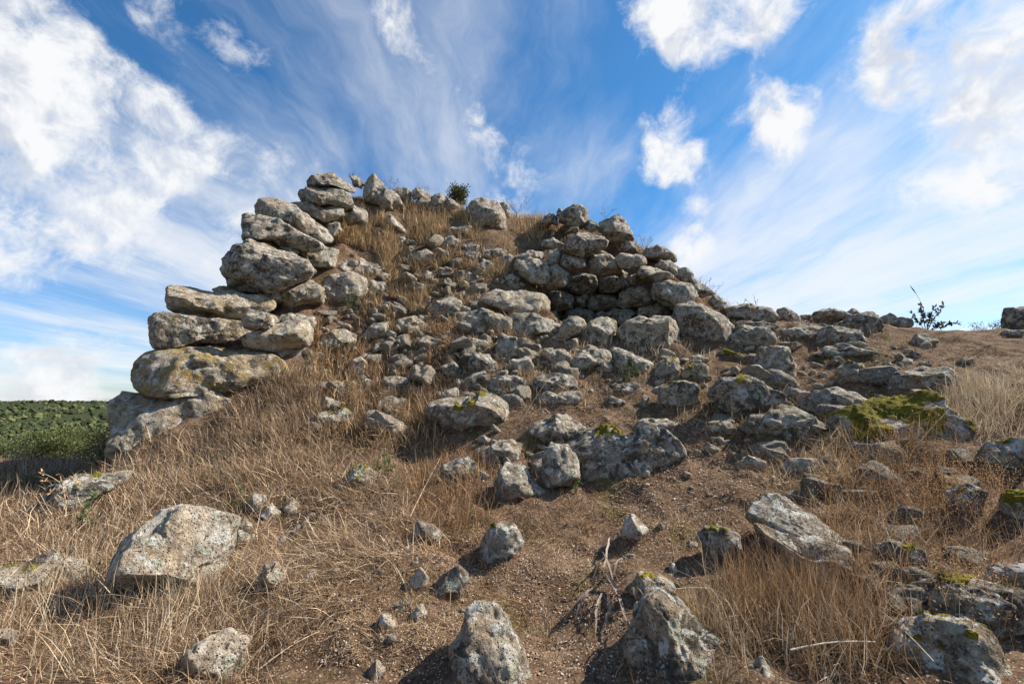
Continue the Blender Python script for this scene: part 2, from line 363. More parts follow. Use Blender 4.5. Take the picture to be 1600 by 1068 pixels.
def height(x, y, fine=True):
    x = np.atleast_1d(np.asarray(x, float)); y = np.atleast_1d(np.asarray(y, float))
    hi = _tps(np.clip(x, -8, 14), np.clip(y, -2, 15.5))
    # west foot of the mound: outside the wall the ground lies low
    low = 0.26 - 0.05*np.clip(-x-4.5, 0, 4) + 0.02*np.clip(y-5.5, 0, 6)
    edge = -4.72 + 0.22*np.clip(y-6.5, 0, 3)
    edge = np.where(y > 9.5, edge - 0.35*np.clip(y-9.5, 0, 3) + 0.7*np.clip(y-13, 0, 8), edge)
    m = sstep(-0.40, 0.10, x-edge)
    m = np.maximum(m, sstep(5.9, 5.0, y)*sstep(-7.0, -4.6, x+0*y) + sstep(5.2, 4.4, y)*sstep(-4.6, -7.0, x))
    h = low + (np.maximum(hi, low)-low)*m
    # chamber hollow
    q = ((x-2.15)/1.95)**2 + ((y-10.15)/1.4)**2
    h = np.where(q < 1.0, np.minimum(h, 3.02 + 2.5*sstep(0.72, 1.0, q)*np.where(y > 9.6, 1, 0)), h)
    # hill falling to the wooded plain, and the far rim of the plain
    dx = np.where(x < 0, np.maximum(-x-13.0, 0), np.maximum(x-11, 0))
    dy = np.where(y > 0, np.maximum(y-14.0, 0), np.maximum(-y-4, 0))
    r = np.hypot(dx, dy)
    west = sstep(-5.6, -7.0, x)*np.maximum(y-11.0, 0)*1.6
    r = np.maximum(r, west)
    fall = np.where(r < 40, 0.012*r*r*0.6+0.10*r, 0) + np.where(r >= 40, 0.012*0.6*1600+4.0 + (r-40)*0.32, 0)
    h = h - fall
    R = np.hypot(x, y)
    plain = -52 + 10*vnoise(P3(x/420, y/420, 3.1), 5) + 50*sstep(900, 3400, R) + 9*vnoise(P3(x/900, y/900, 1.7), 6)*sstep(1500, 3000, R)
    h = np.maximum(h, plain) if False else np.where(r > 40, np.maximum(h, plain), h)
    if fine:
        k = sstep(30, 14, R)
        h = h + k*(0.065*fbm(P3(x*1.1, y*1.1), 3, 3) + 0.042*fbm(P3(x*4, y*4), 3, 9))
    for (cx, cy, zb, rx, ry, az, zt) in FOOT:
        k = np.nonzero((np.abs(x-cx) < 2.2*rx+.2) & (np.abs(y-cy) < 2.2*ry+.2))[0]
        if len(k):
            ddx, ddy = x[k]-cx, y[k]-cy
            a = (ddx*math.cos(az)-ddy*math.sin(az))/rx; c = (ddx*math.sin(az)+ddy*math.cos(az))/ry
            h[k] += min(.22*rx, .085)*min(max((cy-1.5)/4.5, .3), 1)*sstep(1.75, 0.95, np.sqrt(a*a+c*c))
    return h
def hit(px, py, dmin=1.6, dmax=15.0):
    D = np.arange(dmin, dmax, 0.02); d = ray(px, py)
    z = EYE + d[2]*D; g = height(d[0]*D, D)
    k = np.argmax(z < g)
    if not (z < g).any(): return None
    return np.array([d[0]*D[k], D[k], g[k]])

def axis(a, b, step, far, g=1.13):
    core = list(np.arange(a, b+1e-6, step)); s = step; x = b; up = []
    while x < far: s *= g; x += s; up.append(x)
    s = step; x = a; dn = []
    while x > -far: s *= g; x -= s; dn.append(x)
    return np.array(dn[::-1]+core+up)
gx = axis(-6.5, 9.0, 0.05, 7000); gy = axis(1.6, 12.6, 0.05, 7000)
XX, YY = np.meshgrid(gx, gy); xf, yf = XX.ravel(), YY.ravel()
zf = height(xf, yf); zf0 = zf
near = sstep(14, 7, np.hypot(xf, yf))
zf = zf + near*0.010*fbm(P3(xf*17, yf*17), 2, 21)
nx_, ny_ = len(gx), len(gy)
ii = (np.arange(ny_-1)[:, None]*nx_ + np.arange(nx_-1)[None, :]).ravel()
quads = np.stack([ii, ii+1, ii+1+nx_, ii+nx_], 1)
ground = mesh_obj('ground', np.stack([xf, yf, zf], 1), [quads], EARTH, smooth=True)
tag(ground, 'dry brown stony earth of the slope and mound', 'ground', kind='structure')
# ------------------------------------------------------------------ stones
_ico = {}
def ico(level):
    if level not in _ico and level < 0:
        V = np.array([(1,0,0),(-1,0,0),(0,1,0),(0,-1,0),(0,0,1),(0,0,-1)], float)
        _ico[level] = (V, np.array([(0,2,4),(2,1,4),(1,3,4),(3,0,4),(2,0,5),(1,2,5),(3,1,5),(0,3,5)]))
    if level not in _ico:
        bm = bmesh.new(); bmesh.ops.create_icosphere(bm, subdivisions=level+1, radius=1.0)
        bm.verts.ensure_lookup_table()
        V = np.array([v.co[:] for v in bm.verts]); T = np.array([[v.index for v in f.verts] for f in bm.faces]); bm.free()
        _ico[level] = (V/np.linalg.norm(V, axis=1)[:, None], T)
    return _ico[level]
PEND = []
def radial(poly):
    P = np.array(poly, float)
    n = len(P); A2 = 0; cx = cy = 0
    for i in range(n):
        x0, y0 = P[i]; x1, y1 = P[(i+1) % n]; c = x0*y1-x1*y0; A2 += c; cx += (x0+x1)*c; cy += (y0+y1)*c
    c = np.array([cx, cy])/(3*A2)
    dense = np.concatenate([P[i]+(P[(i+1) % n]-P[i])*np.linspace(0, 1, 24, endpoint=False)[:, None] for i in range(n)])
    Q = dense-c; th = np.arctan2(Q[:, 1], Q[:, 0]); rr = np.hypot(Q[:, 0], Q[:, 1])
    o = np.argsort(th); th, rr = th[o], rr[o]
    tg = np.linspace(-math.pi, math.pi, 181)
    rg = np.interp(tg, th, rr, period=2*math.pi)
    ker = np.array([1, 2, 3, 2, 1])/9.0                    # take the needle points off
    rg = np.convolve(np.concatenate([rg[-3:-1], rg, rg[1:3]]), ker, 'valid')
    return c, tg, rg
def stone(poly, parent=None, name='stone', d=None, dz=1.0, pale=.5, och=.1, dark=.4, moss=0.0, ang=.5, sink=0.0, seed=None, n=2.6, rough=1.0, level=None, faces=(), sc=1.10):
    """a stone whose outline across the line of sight is poly; real size and depth follow from where it lies"""
    P = np.array(poly, float)
    seed = int(abs(P[0, 0]*7+P[0, 1]*13+P[-1, 0]*3)) % 9973 if seed is None else seed
    rs = np.random.RandomState(seed)
    xm, ym = (P[:, 0].min()+P[:, 0].max())/2, P[:, 1].max()
    wpx = max(np.ptp(P[:, 0]), np.ptp(P[:, 1])); hpx = np.ptp(P[:, 1])
    if d is None:
        g = hit(xm, min(ym-0.12*hpx, 1066))
        if g is None: g = hit(xm, ym+4)
        d0 = g[1] if g is not None else 11.0
        mpp = d0/F
        d = d0 + 0.22*math.sqrt(np.ptp(P[:, 0])*hpx)*mpp
    xc, yc = P.mean(0)
    C0 = point(xc, yc, d); az = math.atan2(C0[0], C0[1])
    f = np.array([math.sin(az), math.cos(az), 0]); r_ = np.array([math.cos(az), -math.sin(az), 0])
    L = []
    for x, y in P:
        dr = ray(x, y); t = (C0-np.array([0, 0, EYE]))@f/(dr@f); q = dr*t + np.array([0, 0, EYE]) - C0
        L.append((q@r_, q[2]))
    c, tg, rg = radial(L)
    size = math.sqrt(np.ptp(np.array(L)[:, 0])*np.ptp(np.array(L)[:, 1]))
    C = C0 + r_*c[0] + np.array([0, 0, 1])*c[1]
    depth = 0.5*size*dz
    if level is None: level = 5 if wpx > 135 else (4 if wpx > 46 else 3)
    V, T = ico(level)
    th = np.arctan2(V[:, 1], V[:, 0]); rho = np.hypot(V[:, 0], V[:, 1]); t = np.abs(V[:, 2])
    k = (rho**n + t**n)**(-1/n)
    U = V*k[:, None]
    for (fx, fy, fz, fo) in faces:                         # the main plane faces of the block
        nn = np.array([fx, fy, fz], float); nn /= np.linalg.norm(nn); U = U - nn*np.clip(U@nn-fo, 0, None)[:, None]*0.97
    for j in range(int(4+ang*13)):                          # knocked-off faces
        nn = rs.normal(size=3); nn[2] = -abs(nn[2])*1.2 if rs.rand() < .75 else nn[2]
        nn /= np.linalg.norm(nn)
        if abs(nn[2]) < 0.22: continue
        o = rs.uniform(.62, .9) if ang > .3 else rs.uniform(.78, .96)
        e = U@nn - o
        U = U - nn*np.clip(e, 0, None)[:, None]*0.95
    rr = np.interp(th, tg, rg)
    q = np.stack([U[:, 0]*rr*sc, U[:, 1]*rr*sc, U[:, 2]*depth], 1)
    # weathering
    s = max(size, 0.05)
    W = q/s + rs.rand(3)*50
    nrm = q/np.maximum(np.linalg.norm(q, axis=1), 1e-6)[:, None]
    amp = 0.058*s*rough
    lowf = vnoise(W*2.4, seed)*0.9 + vnoise(W*5.0+7, seed+1)*0.65
    hi_ = vnoise(W*10, seed+2)*0.34 + (vnoise(W*21, seed+3)*0.22 + (vnoise(W*44, seed+5)*0.12 if level >= 5 else 0) if level >= 4 else 0)
    pit = -np.clip(vnoise(W*8.0+21, seed+6)-0.35, 0, 1)*0.9
    rid = -np.clip(0.13-np.abs(vnoise(W*3.1+3, seed+4)), 0, 1)*2.2      # clefts
    q = q + nrm*(amp*(lowf+hi_+rid+pit))[:, None]
    at = {}
    if moss > 0:
        up = nrm[:, 1]; mk = sstep(0.98-moss*0.95, 1.22-moss*0.8, up*0.7 + 0.55*fbm(q*4.5/max(s, .3)+3, 4, seed+8, 0.6) + 0.1)
        q = q + nrm*(mk*(0.010+0.012*vnoise(q*26, seed+9)+0.012*vnoise(q*60, seed+10)))[:, None]
        at['moss'] = ('FLOAT', mk)
    el = (C0[2]-EYE)/math.hypot(C0[0], C0[1])                # blocks high on the mound lie tilted back along its slope
    fd = f + np.array([0, 0, 1.0])*max(el, 0)*0.9; fd /= np.linalg.norm(fd)
    Wd = q[:, :1]*r_ + q[:, 1:2]*np.array([0, 0, 1.0]) + q[:, 2:3]*fd
    C = C - np.array([0, 0, sink])
    base = np.array(parent.location) if parent else np.zeros(3)
    o = mesh_obj(name, Wd, [T], ROCK, parent, C-base, smooth=True, attrs=at)
    o.color = (pale, och, dark, 1)
    PEND.append((C[0], C[1], C[2]-np.ptp(q[:, 1])/2, 0.5*np.ptp(q[:, 0])*0.8, depth*0.8, az, C[2]+np.ptp(q[:, 1])*.35))
    return o

# --- the ruined tower: every block of its wall and of its broken top is a stone of its own
tower = empty('ruined_stone_tower', (-0.5, 9.0, 2.0))
tag(tower, 'ruined round tower of huge dry-laid lichened stones with a dark open chamber', 'stone ruin')
A = 'alab'
WALL = [
 (dict(d=8.95,pale=.45,dark=.5,ang=.3,dz=1.6), [(475,280),(479,274),(495,270),(515,271),(532,276),(550,286),(559,296),(550,300),(530,295),(497,291),(480,292)]),
 (dict(d=8.7,pale=.5,dark=.45,ang=.3,dz=1.4), [(465,302),(469,296),(492,290),(515,294),(537,299),(547,310),(552,325),(535,326),(505,322),(485,319),(467,316)]),
 (dict(d=8.2,pale=.6,dark=.4,ang=.5,dz=1.0,n=3), [(399,322),(407,311),(425,310),(447,316),(467,327),(492,345),(517,365),(520,375),(507,379),(485,371),(455,357),(442,347),(422,343),(402,338)]),
 (dict(d=8.7,pale=.6,dark=.4), [(452,317),(477,315),(510,321),(535,325),(537,337),(510,348),(485,338),(460,326)]),
 (dict(d=8.75,pale=.6,dark=.3), [(507,344),(530,348),(534,360),(520,370),(508,360)]),
 (dict(d=7.8,pale=.5,dark=.5,ang=.5,dz=1.1,n=3), [(377,350),(380,336),(387,334),(410,339),(435,344),(452,355),(480,370),(500,380),(505,390),(482,393),(447,387),(422,380),(385,380),(378,370)]),
 (dict(d=7.75,pale=.4,dark=.3), [(410,374),(420,375),(434,386),(425,390),(412,384)]),
 (dict(d=7.8,pale=.6,dark=.2), [(436,384),(455,386),(468,395),(457,399),(440,394)]),
 (dict(d=7.35,pale=.5,dark=.5,ang=.3,dz=1.0,n=2.8), [(349,410),(352,395),(367,382),(392,380),(422,385),(455,397),(480,410),(490,425),(477,435),(447,444),(425,456),(385,452),(355,446),(350,430)]),
 (dict(d=6.95,pale=.75,dark=.35,och=.5,ang=.35,dz=1.3), [(266,470),(267,452),(275,447),(300,450),(335,455),(372,460),(405,462),(422,472),(425,482),(385,494),(335,499),(295,493),(267,486)]),
 (dict(d=7.4,pale=.7,dark=.25), [(332,452),(345,447),(372,449),(405,460),(390,468),(350,466)]),
 (dict(d=6.7,pale=.6,dark=.55,och=.15,ang=.35,dz=1.3), [(238,517),(241,495),(252,489),(285,492),(322,499),(360,501),(380,505),(387,517),(382,539),(365,545),(335,545),(285,545),(247,545),(240,535)]),
 (dict(d=6.6,pale=.65,dark=.5,ang=.4), [(380,500),(390,490),(410,487),(435,495),(440,502),(422,511),(392,516),(382,512)]),
 (dict(d=6.95,pale=.8,dark=.25,och=.3,ang=.4), [(380,524),(410,515),(447,501),(477,502),(489,517),(482,539),(447,548),(410,545),(385,540)]),
 (dict(d=6.5,pale=.55,dark=.3,och=.85,ang=.25,dz=1.2,n=3,faces=[(.1,.05,-1,.62)]), [(224,590),(225,572),(232,560),(247,547),(285,543),(335,545),(385,547),(422,555),(440,567),(447,585),(434,602),(405,612),(372,618),(322,619),(272,618),(232,614),(225,605)]),
 (dict(d=6.35,pale=.55,dark=.25,och=.3,ang=.35,dz=1.1,n=3,faces=[(.1,.1,-1,.62)]), [(177,678),(179,655),(187,630),(202,619),(235,615),(285,616),(335,619),(385,629),(412,645),(420,680),(405,712),(365,740),(310,752),(255,750),(210,738),(187,715),(179,695)]),
 # packing stones behind the face
 (dict(d=7.8,dz=1.3), [(415,455),(440,440),(480,436),(502,452),(500,474),(455,486),(425,478)]),
 (dict(d=7.2,dz=1.3), [(280,492),(330,486),(380,488),(385,505),(330,508),(285,504)]),
 (dict(d=7.1,dz=1.3), [(360,542),(400,530),(440,536),(440,560),(380,562)]),
 (dict(d=7.4,dz=1.3), [(400,560),(440,540),(485,548),(490,580),(430,592)]),
 (dict(d=8.1,dz=1.3), [(385,384),(420,374),(470,384),(475,404),(420,404)]),
 (dict(d=8.5,dz=1.3), [(470,392),(500,382),(528,392),(522,416),(484,418)]),
 (dict(d=9.0,dz=1.3), [(468,332),(500,326),(535,336),(530,360),(480,356)]),
 (dict(d=6.9,dz=1.3), [(290,616),(350,606),(420,602),(440,624),(380,640),(310,636)]),
 (dict(d=7.1,dz=1.2), [(425,610),(450,592),(485,600),(488,630),(440,644)]),
 (dict(d=7.6,dz=1.2), [(425,500),(455,490),(492,496),(498,520),(455,526)]),
 (dict(d=9.2,dz=1.2), [(535,332),(552,322),(575,330),(572,350),(545,352)]),
 (dict(d=7.55,dz=1.3), [(392,464),(412,446),(445,448),(455,470),(415,484)]),
 # broken top
 (dict(d=10.4,ang=.8), [(547,275),(560,276),(570,288),(565,295),(553,292)]),
 (dict(d=10.3,ang=.9,pale=.55,dark=.2), [(568,290),(575,282),(584,273),(595,284),(603,297),(601,316),(585,322),(570,314)]),
 (dict(d=10.3,ang=.9,pale=.55,dark=.2), [(588,312),(602,296),(612,295),(622,307),(627,319),(615,330),(598,328)]),
 (dict(d=10.9,ang=.4), [(615,297),(622,292),(637,295),(642,302),(640,314),(625,316),(617,308)]),
 (dict(d=10.9,ang=.3), [(643,301),(650,294),(662,296),(665,302),(661,309),(647,311)]),
 (dict(d=10.9,ang=.5), [(650,314),(660,305),(675,304),(680,312),(672,325),(655,325)]),
 (dict(d=10.9,ang=.7), [(673,317),(677,304),(690,302),(695,312),(698,324),(685,330),(672,328)]),
 (dict(d=10.9,ang=.7), [(695,317),(700,309),(712,315),(722,323),(710,328),(699,330)]),
 (dict(ang=.8,pale=.45,dark=.35), [(732,332),(740,320),(755,314),(772,315),(780,322),(787,342),(785,357),(762,360),(747,363),(735,353)]),
 (dict(d=11.4,ang=.6), [(775,319),(787,315),(795,322),(798,338),(787,340)]),
 (dict(ang=.7,pale=.95,dark=.1), [(602,344),(612,337),(625,350),(641,362),(632,369),(615,360)]),
 (dict(ang=.6), [(625,371),(633,369),(632,385),(624,388)]),
 (dict(ang=.6), [(680,387),(690,375),(705,370),(717,377),(715,389),(695,393)]),
 (dict(ang=.5,dark=.6), [(717,392),(730,382),(747,384),(746,393),(722,396)]),
 (dict(ang=.5,dark=.6), [(717,399),(732,393),(747,395),(742,406),(722,409)]),
 (dict(ang=.5,pale=.8,dark=.2), [(637,399),(665,390),(682,400),(672,411),(645,410)]),
 (dict(ang=.5), [(697,359),(722,350),(735,355),(725,369),(702,369)]),
 (dict(ang=.6,dark=.6), [(492,417),(515,410),(550,407),(553,420),(547,432),(515,434),(495,437)]),
 (dict(ang=.7,pale=.8), [(550,417),(562,406),(590,412),(605,422),(600,434),(565,436),(552,429)]),
 (dict(ang=.2,pale=.65,dark=.3,n=2.2), [(502,457),(510,440),(522,431),(547,429),(565,437),(570,452),(565,467),(540,474),(515,474),(504,469)]),
 (dict(ang=.5,pale=.65), [(576,447),(582,440),(600,441),(607,452),(602,467),(585,468),(577,459)]),
 (dict(ang=.6), [(717,437),(732,425),(747,435),(742,446),(722,444)]),
 (dict(ang=.5), [(703,459),(725,455),(733,463),(712,468)]),
 (dict(ang=.6,pale=.7,dark=.3,och=.2,dz=1.2), [(735,480),(757,468),(780,458),(810,455),(840,462),(852,470),(858,487),(850,499),(822,498),(785,496),(745,491)]),
 (dict(ang=.4,pale=.55), [(657,487),(677,470),(702,465),(717,475),(715,489),(690,497),(665,497)]),
 (dict(ang=.5,pale=.6,och=.5,dark=.5), [(717,509),(725,492),(755,486),(792,500),(797,517),(772,528),(735,530),(720,522)]),
 (dict(ang=.4,pale=.6,och=.2,dark=.5), [(800,507),(807,494),(830,494),(860,502),(878,514),(865,528),(840,533),(815,530),(802,522)]),
 (dict(ang=.6,pale=.8), [(610,519),(625,502),(645,496),(667,512),(665,524),(635,528),(615,524)]),
 (dict(ang=.4,och=.2), [(567,524),(582,507),(605,505),(612,520),(600,534),(572,533)]),
 (dict(ang=.4,och=.3), [(497,537),(510,522),(535,516),(555,525),(552,539),(535,553),(510,555),(500,547)]),
 (dict(ang=.5,pale=.9,dark=.1), [(543,580),(552,562),(565,559),(575,572),(573,587),(548,589)]),
 (dict(ang=.5), [(576,542),(590,536),(610,537),(606,549),(580,552)]),
 (dict(ang=.7,pale=.6), [(597,607),(600,592),(620,590),(640,596),(635,617),(610,622),(600,617)]),
 (dict(ang=.6), [(592,632),(600,621),(615,621),(627,630),(624,642),(605,648),(596,642)]),
 (dict(ang=.5,och=.3), [(495,637),(510,620),(530,627),(535,642),(515,648)]),
 (dict(ang=.4,moss=.35), [(490,657),(505,645),(535,642),(557,652),(560,664),(535,668),(497,665)]),
 (dict(ang=.4,pale=.7,dark=.2), [(607,668),(622,660),(642,671),(625,686),(607,686)]),
 (dict(ang=.4,och=.4), [(722,542),(730,531),(760,530),(767,540),(760,553),(735,553)]),
 (dict(ang=.5,och=.4), [(777,544),(787,527),(805,530),(820,542),(820,557),(797,563),(782,560)]),
 (dict(ang=.5,dark=.6), [(732,572),(742,555),(765,557),(780,570),(772,583),(742,583)]),
 (dict(ang=.5,pale=.75,dark=.1), [(787,574),(800,560),(822,557),(831,572),(826,585),(800,585)]),
 (dict(ang=.5), [(717,604),(730,590),(755,582),(761,592),(747,607),(725,610)]),
 (dict(ang=.5,pale=.7), [(757,604),(767,592),(790,587),(815,595),(828,606),(820,618),(792,620),(770,615)]),
 (dict(ang=.4,dark=.6), [(832,607),(840,592),(865,585),(892,590),(898,606),(887,615),(862,618),(837,614)]),
 (dict(ang=.4), [(842,622),(855,612),(875,615),(900,612),(906,624),(887,633),(855,635)]),
 (dict(ang=.6,dark=.4,moss=.42,pale=.3), [(672,649),(680,630),(700,622),(735,622),(772,617),(795,627),(798,644),(790,664),(772,678),(735,684),(697,676),(677,663)]),
 (dict(ang=.5), [(627,585),(650,572),(668,580),(665,596),(640,600)]),
 (dict(ang=.5,dark=.7), [(690,575),(708,566),(720,580),(712,596),(694,594)]),
 (dict(ang=.5), [(648,535),(668,525),(690,533),(690,548),(662,552)]),
 (dict(ang=.5), [(702,640),(690,615),(712,606),(716,620)]),
 (dict(ang=.5,pale=.7), [(560,600),(570,592),(585,597),(582,610),(566,612)]),
 (dict(ang=.5), [(655,430),(668,423),(683,430),(680,440),(660,442)]),
 (dict(ang=.5,dark=.5), [(755,392),(772,386),(790,392),(788,402),(762,404)]),
 (dict(ang=.5), [(740,412),(755,406),(768,413),(764,424),(745,424)]),
 (dict(ang=.5), [(780,404),(796,398),(808,408),(800,420),(783,418)]),
 # the chamber: a corbelled niche of rounded blocks
 (dict(d=9.75,ang=.5,pale=.6,dark=.4,dz=1.5,n=3.2), [(801,424),(805,404),(830,402),(852,410),(858,432),(852,446),(825,440),(808,436)]),
 (dict(d=9.85,ang=.4,dz=1.2), [(852,437),(857,415),(872,415),(890,426),(886,443),(867,454),(853,452)]),
 (dict(d=10.1,ang=.4,pale=.6,dz=1.6), [(802,401),(822,391),(847,393),(853,405),(832,405),(812,406)]),
 (dict(d=10.2), [(853,411),(857,391),(872,390),(879,402),(877,419),(865,423)]),
 (dict(d=10.1,ang=.3), [(876,415),(880,399),(895,398),(913,406),(916,416),(900,425),(884,421)]),
 (dict(d=10.1,ang=.6,dz=1.4,dark=.6), [(882,390),(885,375),(900,365),(920,362),(940,367),(951,377),(948,388),(925,399),(907,402),(889,397)]),
 (dict(d=10.5), [(845,386),(847,372),(865,372),(883,382),(881,391),(860,392)]),
 (dict(d=10.25,ang=.4,dz=1.3), [(911,418),(920,402),(940,394),(952,397),(966,415),(968,431),(945,431),(920,427)]),
 (dict(d=10.1,ang=.4,pale=.65,dz=1.4), [(958,406),(972,396),(995,396),(1012,403),(1017,412),(990,422),(972,421)]),
 (dict(d=10.05,ang=.4,pale=.7,dz=1.4), [(996,428),(1000,416),(1015,415),(1032,421),(1053,430),(1051,438),(1025,441),(1004,437)]),
 (dict(d=10.4), [(965,430),(972,421),(981,427),(978,436),(968,436)]),
 (dict(d=10.4,pale=.3), [(978,437),(982,425),(997,426),(1004,438),(988,447)]),
 (dict(d=11.0,ang=.2,pale=.2,dark=.5), [(885,450),(890,432),(910,425),(930,431),(934,448),(920,459),(893,459)]),
 (dict(d=10.95,ang=.3,pale=.3), [(933,450),(937,434),(960,431),(979,437),(983,448),(960,457),(938,457)]),
 (dict(d=10.8,ang=.3,pale=.35), [(850,477),(855,459),(872,454),(896,462),(894,482),(867,486)]),
 (dict(d=11.0,ang=.4,pale=.3), [(894,479),(896,460),(916,458),(921,465),(919,479),(902,483)]),
 (dict(d=11.0,ang=.4,pale=.25), [(919,481),(922,461),(940,456),(964,459),(966,479),(945,487),(924,487)]),
 (dict(d=10.6,ang=.2,pale=.5,dz=1.3), [(964,476),(970,460),(985,450),(1007,445),(1021,455),(1024,471),(1000,479),(977,482)]),
 (dict(d=9.9,ang=.15,pale=.6,dark=.45,dz=1.3,n=2.2), [(1018,454),(1025,442),(1047,438),(1070,441),(1085,452),(1090,463),(1080,477),(1055,482),(1030,476),(1020,464)]),
 (dict(d=10.75,pale=.3), [(850,499),(857,485),(870,485),(875,499),(860,505)]),
 (dict(d=10.85,pale=.3), [(872,502),(877,486),(905,481),(926,486),(928,504),(900,513),(876,510)]),
 (dict(d=10.9,pale=.3), [(926,490),(940,485),(950,490),(946,503),(930,504)]),
 (dict(d=10.6,pale=.35,ang=.3), [(943,492),(960,481),(985,484),(997,490),(995,504),(960,510)]),
 (dict(d=10.4,pale=.4), [(995,492),(1000,476),(1025,474),(1048,480),(1050,497),(1022,499)]),
 (dict(d=10.45,pale=.35,ang=.5), [(813,452),(817,440),(836,441),(839,459),(820,460)]),
 (dict(d=10.5,pale=.35,ang=.5), [(836,464),(840,446),(850,450),(854,468),(842,472)]),
 (dict(d=10.6,pale=.3), [(830,480),(840,469),(856,472),(857,488),(836,490)]),
 (dict(d=9.6,pale=.75,ang=.4), [(785,456),(787,432),(802,427),(811,437),(814,458)]),
 (dict(d=11.1,ang=.6,pale=.5,dark=.5), [(873,347),(877,330),(890,322),(907,322),(919,332),(922,346),(910,358),(890,355)]),
 (dict(d=11.2,ang=.6,dark=.5), [(845,349),(850,339),(862,332),(871,340),(871,352)]),
 (dict(d=11.15,dark=.7), [(869,338),(872,325),(877,324),(878,338)]),
 (dict(d=11.0,dark=.6), [(914,357),(920,344),(932,345),(937,356),(925,363)]),
 (dict(d=11.0,ang=.7,pale=.55), [(933,362),(936,346),(950,340),(967,337),(976,344),(982,357),(990,374),(972,380),(950,378)]),
 (dict(d=10.8,dark=.6,och=.3), [(882,366),(890,356),(903,354),(905,364)]),
 (dict(d=10.8), [(968,387),(977,375),(992,379),(997,393),(977,397)]),
 (dict(d=10.9,ang=.3,pale=.5), [(1005,396),(1012,387),(1027,382),(1042,387),(1055,397),(1059,409),(1047,413),(1030,408),(1013,404)]),
 (dict(d=10.5,dark=.55), [(1020,417),(1032,406),(1047,407),(1061,417),(1060,432),(1040,425)]),
 (dict(d=10.4,ang=.3,pale=.5), [(1056,434),(1060,420),(1072,417),(1083,427),(1084,442),(1067,440)]),
 (dict(d=10.2,ang=.4), [(1078,452),(1085,440),(1102,446),(1117,459),(1097,466),(1082,462)]),
 (dict(d=10.0,ang=.4), [(1103,472),(1115,460),(1136,472),(1134,483),(1115,482)]),
]
for kw, poly in WALL:
    if 'd' not in kw: kw['sc'] = 1.20; kw['dz'] = 1.2
    if kw.get('d', 0) > 9.5 and poly[0][0] > 780 and poly[0][1] > 385: kw['sc'] = 1.03
    if kw.get('d', 99) < 9 and max(q[0] for q in poly) < 560: kw['n'] = 3.8; kw['ang'] = max(kw.get('ang', .5), .45); kw['sc'] = 1.06
    if kw.get('d', 0) >= 10.59 and kw.get('pale', .5) <= .36: kw['d'] += .22; kw['dz'] = 1.2     # back of the chamber
    stone(poly, tower, **kw)
# the outer face carries on round the side of the tower, out of the photograph's sight
rs_ = np.random.RandomState(3)
for (yy, zb, n_) in [(9.1, 0.0, 3), (10.5, -0.1, 4), (11.9, -0.3, 5), (13.2, -0.4, 5)]:
    z = zb
    for k in range(n_+1):
        hh = rs_.uniform(.75, .95); ww = rs_.uniform(1.2, 1.6)
        y = yy + rs_.uniform(-.15, .15)+0.2*(k % 2)
        ex = -4.40 + 0.10*min(max(y-6.5, 0), 3) - 0.35*min(max(y-9.5, 0), 3) + 0.13*k
        V, T = ico(3); kk = (np.abs(V)**3.2).sum(1)**(-1/3.2); q = V*kk[:, None]*np.array([.55, ww/2, hh/2*1.05])
        q = q*(1+0.07*vnoise(q*2.2+k*9+yy, 5)+0.03*vnoise(q*7+k, 6))[:, None]
        o = mesh_obj('stone', q, [T], ROCK, tower, np.array([ex, y, z+hh/2])-np.array(tower.location), smooth=True)
        o.color = (rs_.uniform(.4, .7), rs_.uniform(0, .4), rs_.uniform(.3, .5), 1)
        z += hh*0.93
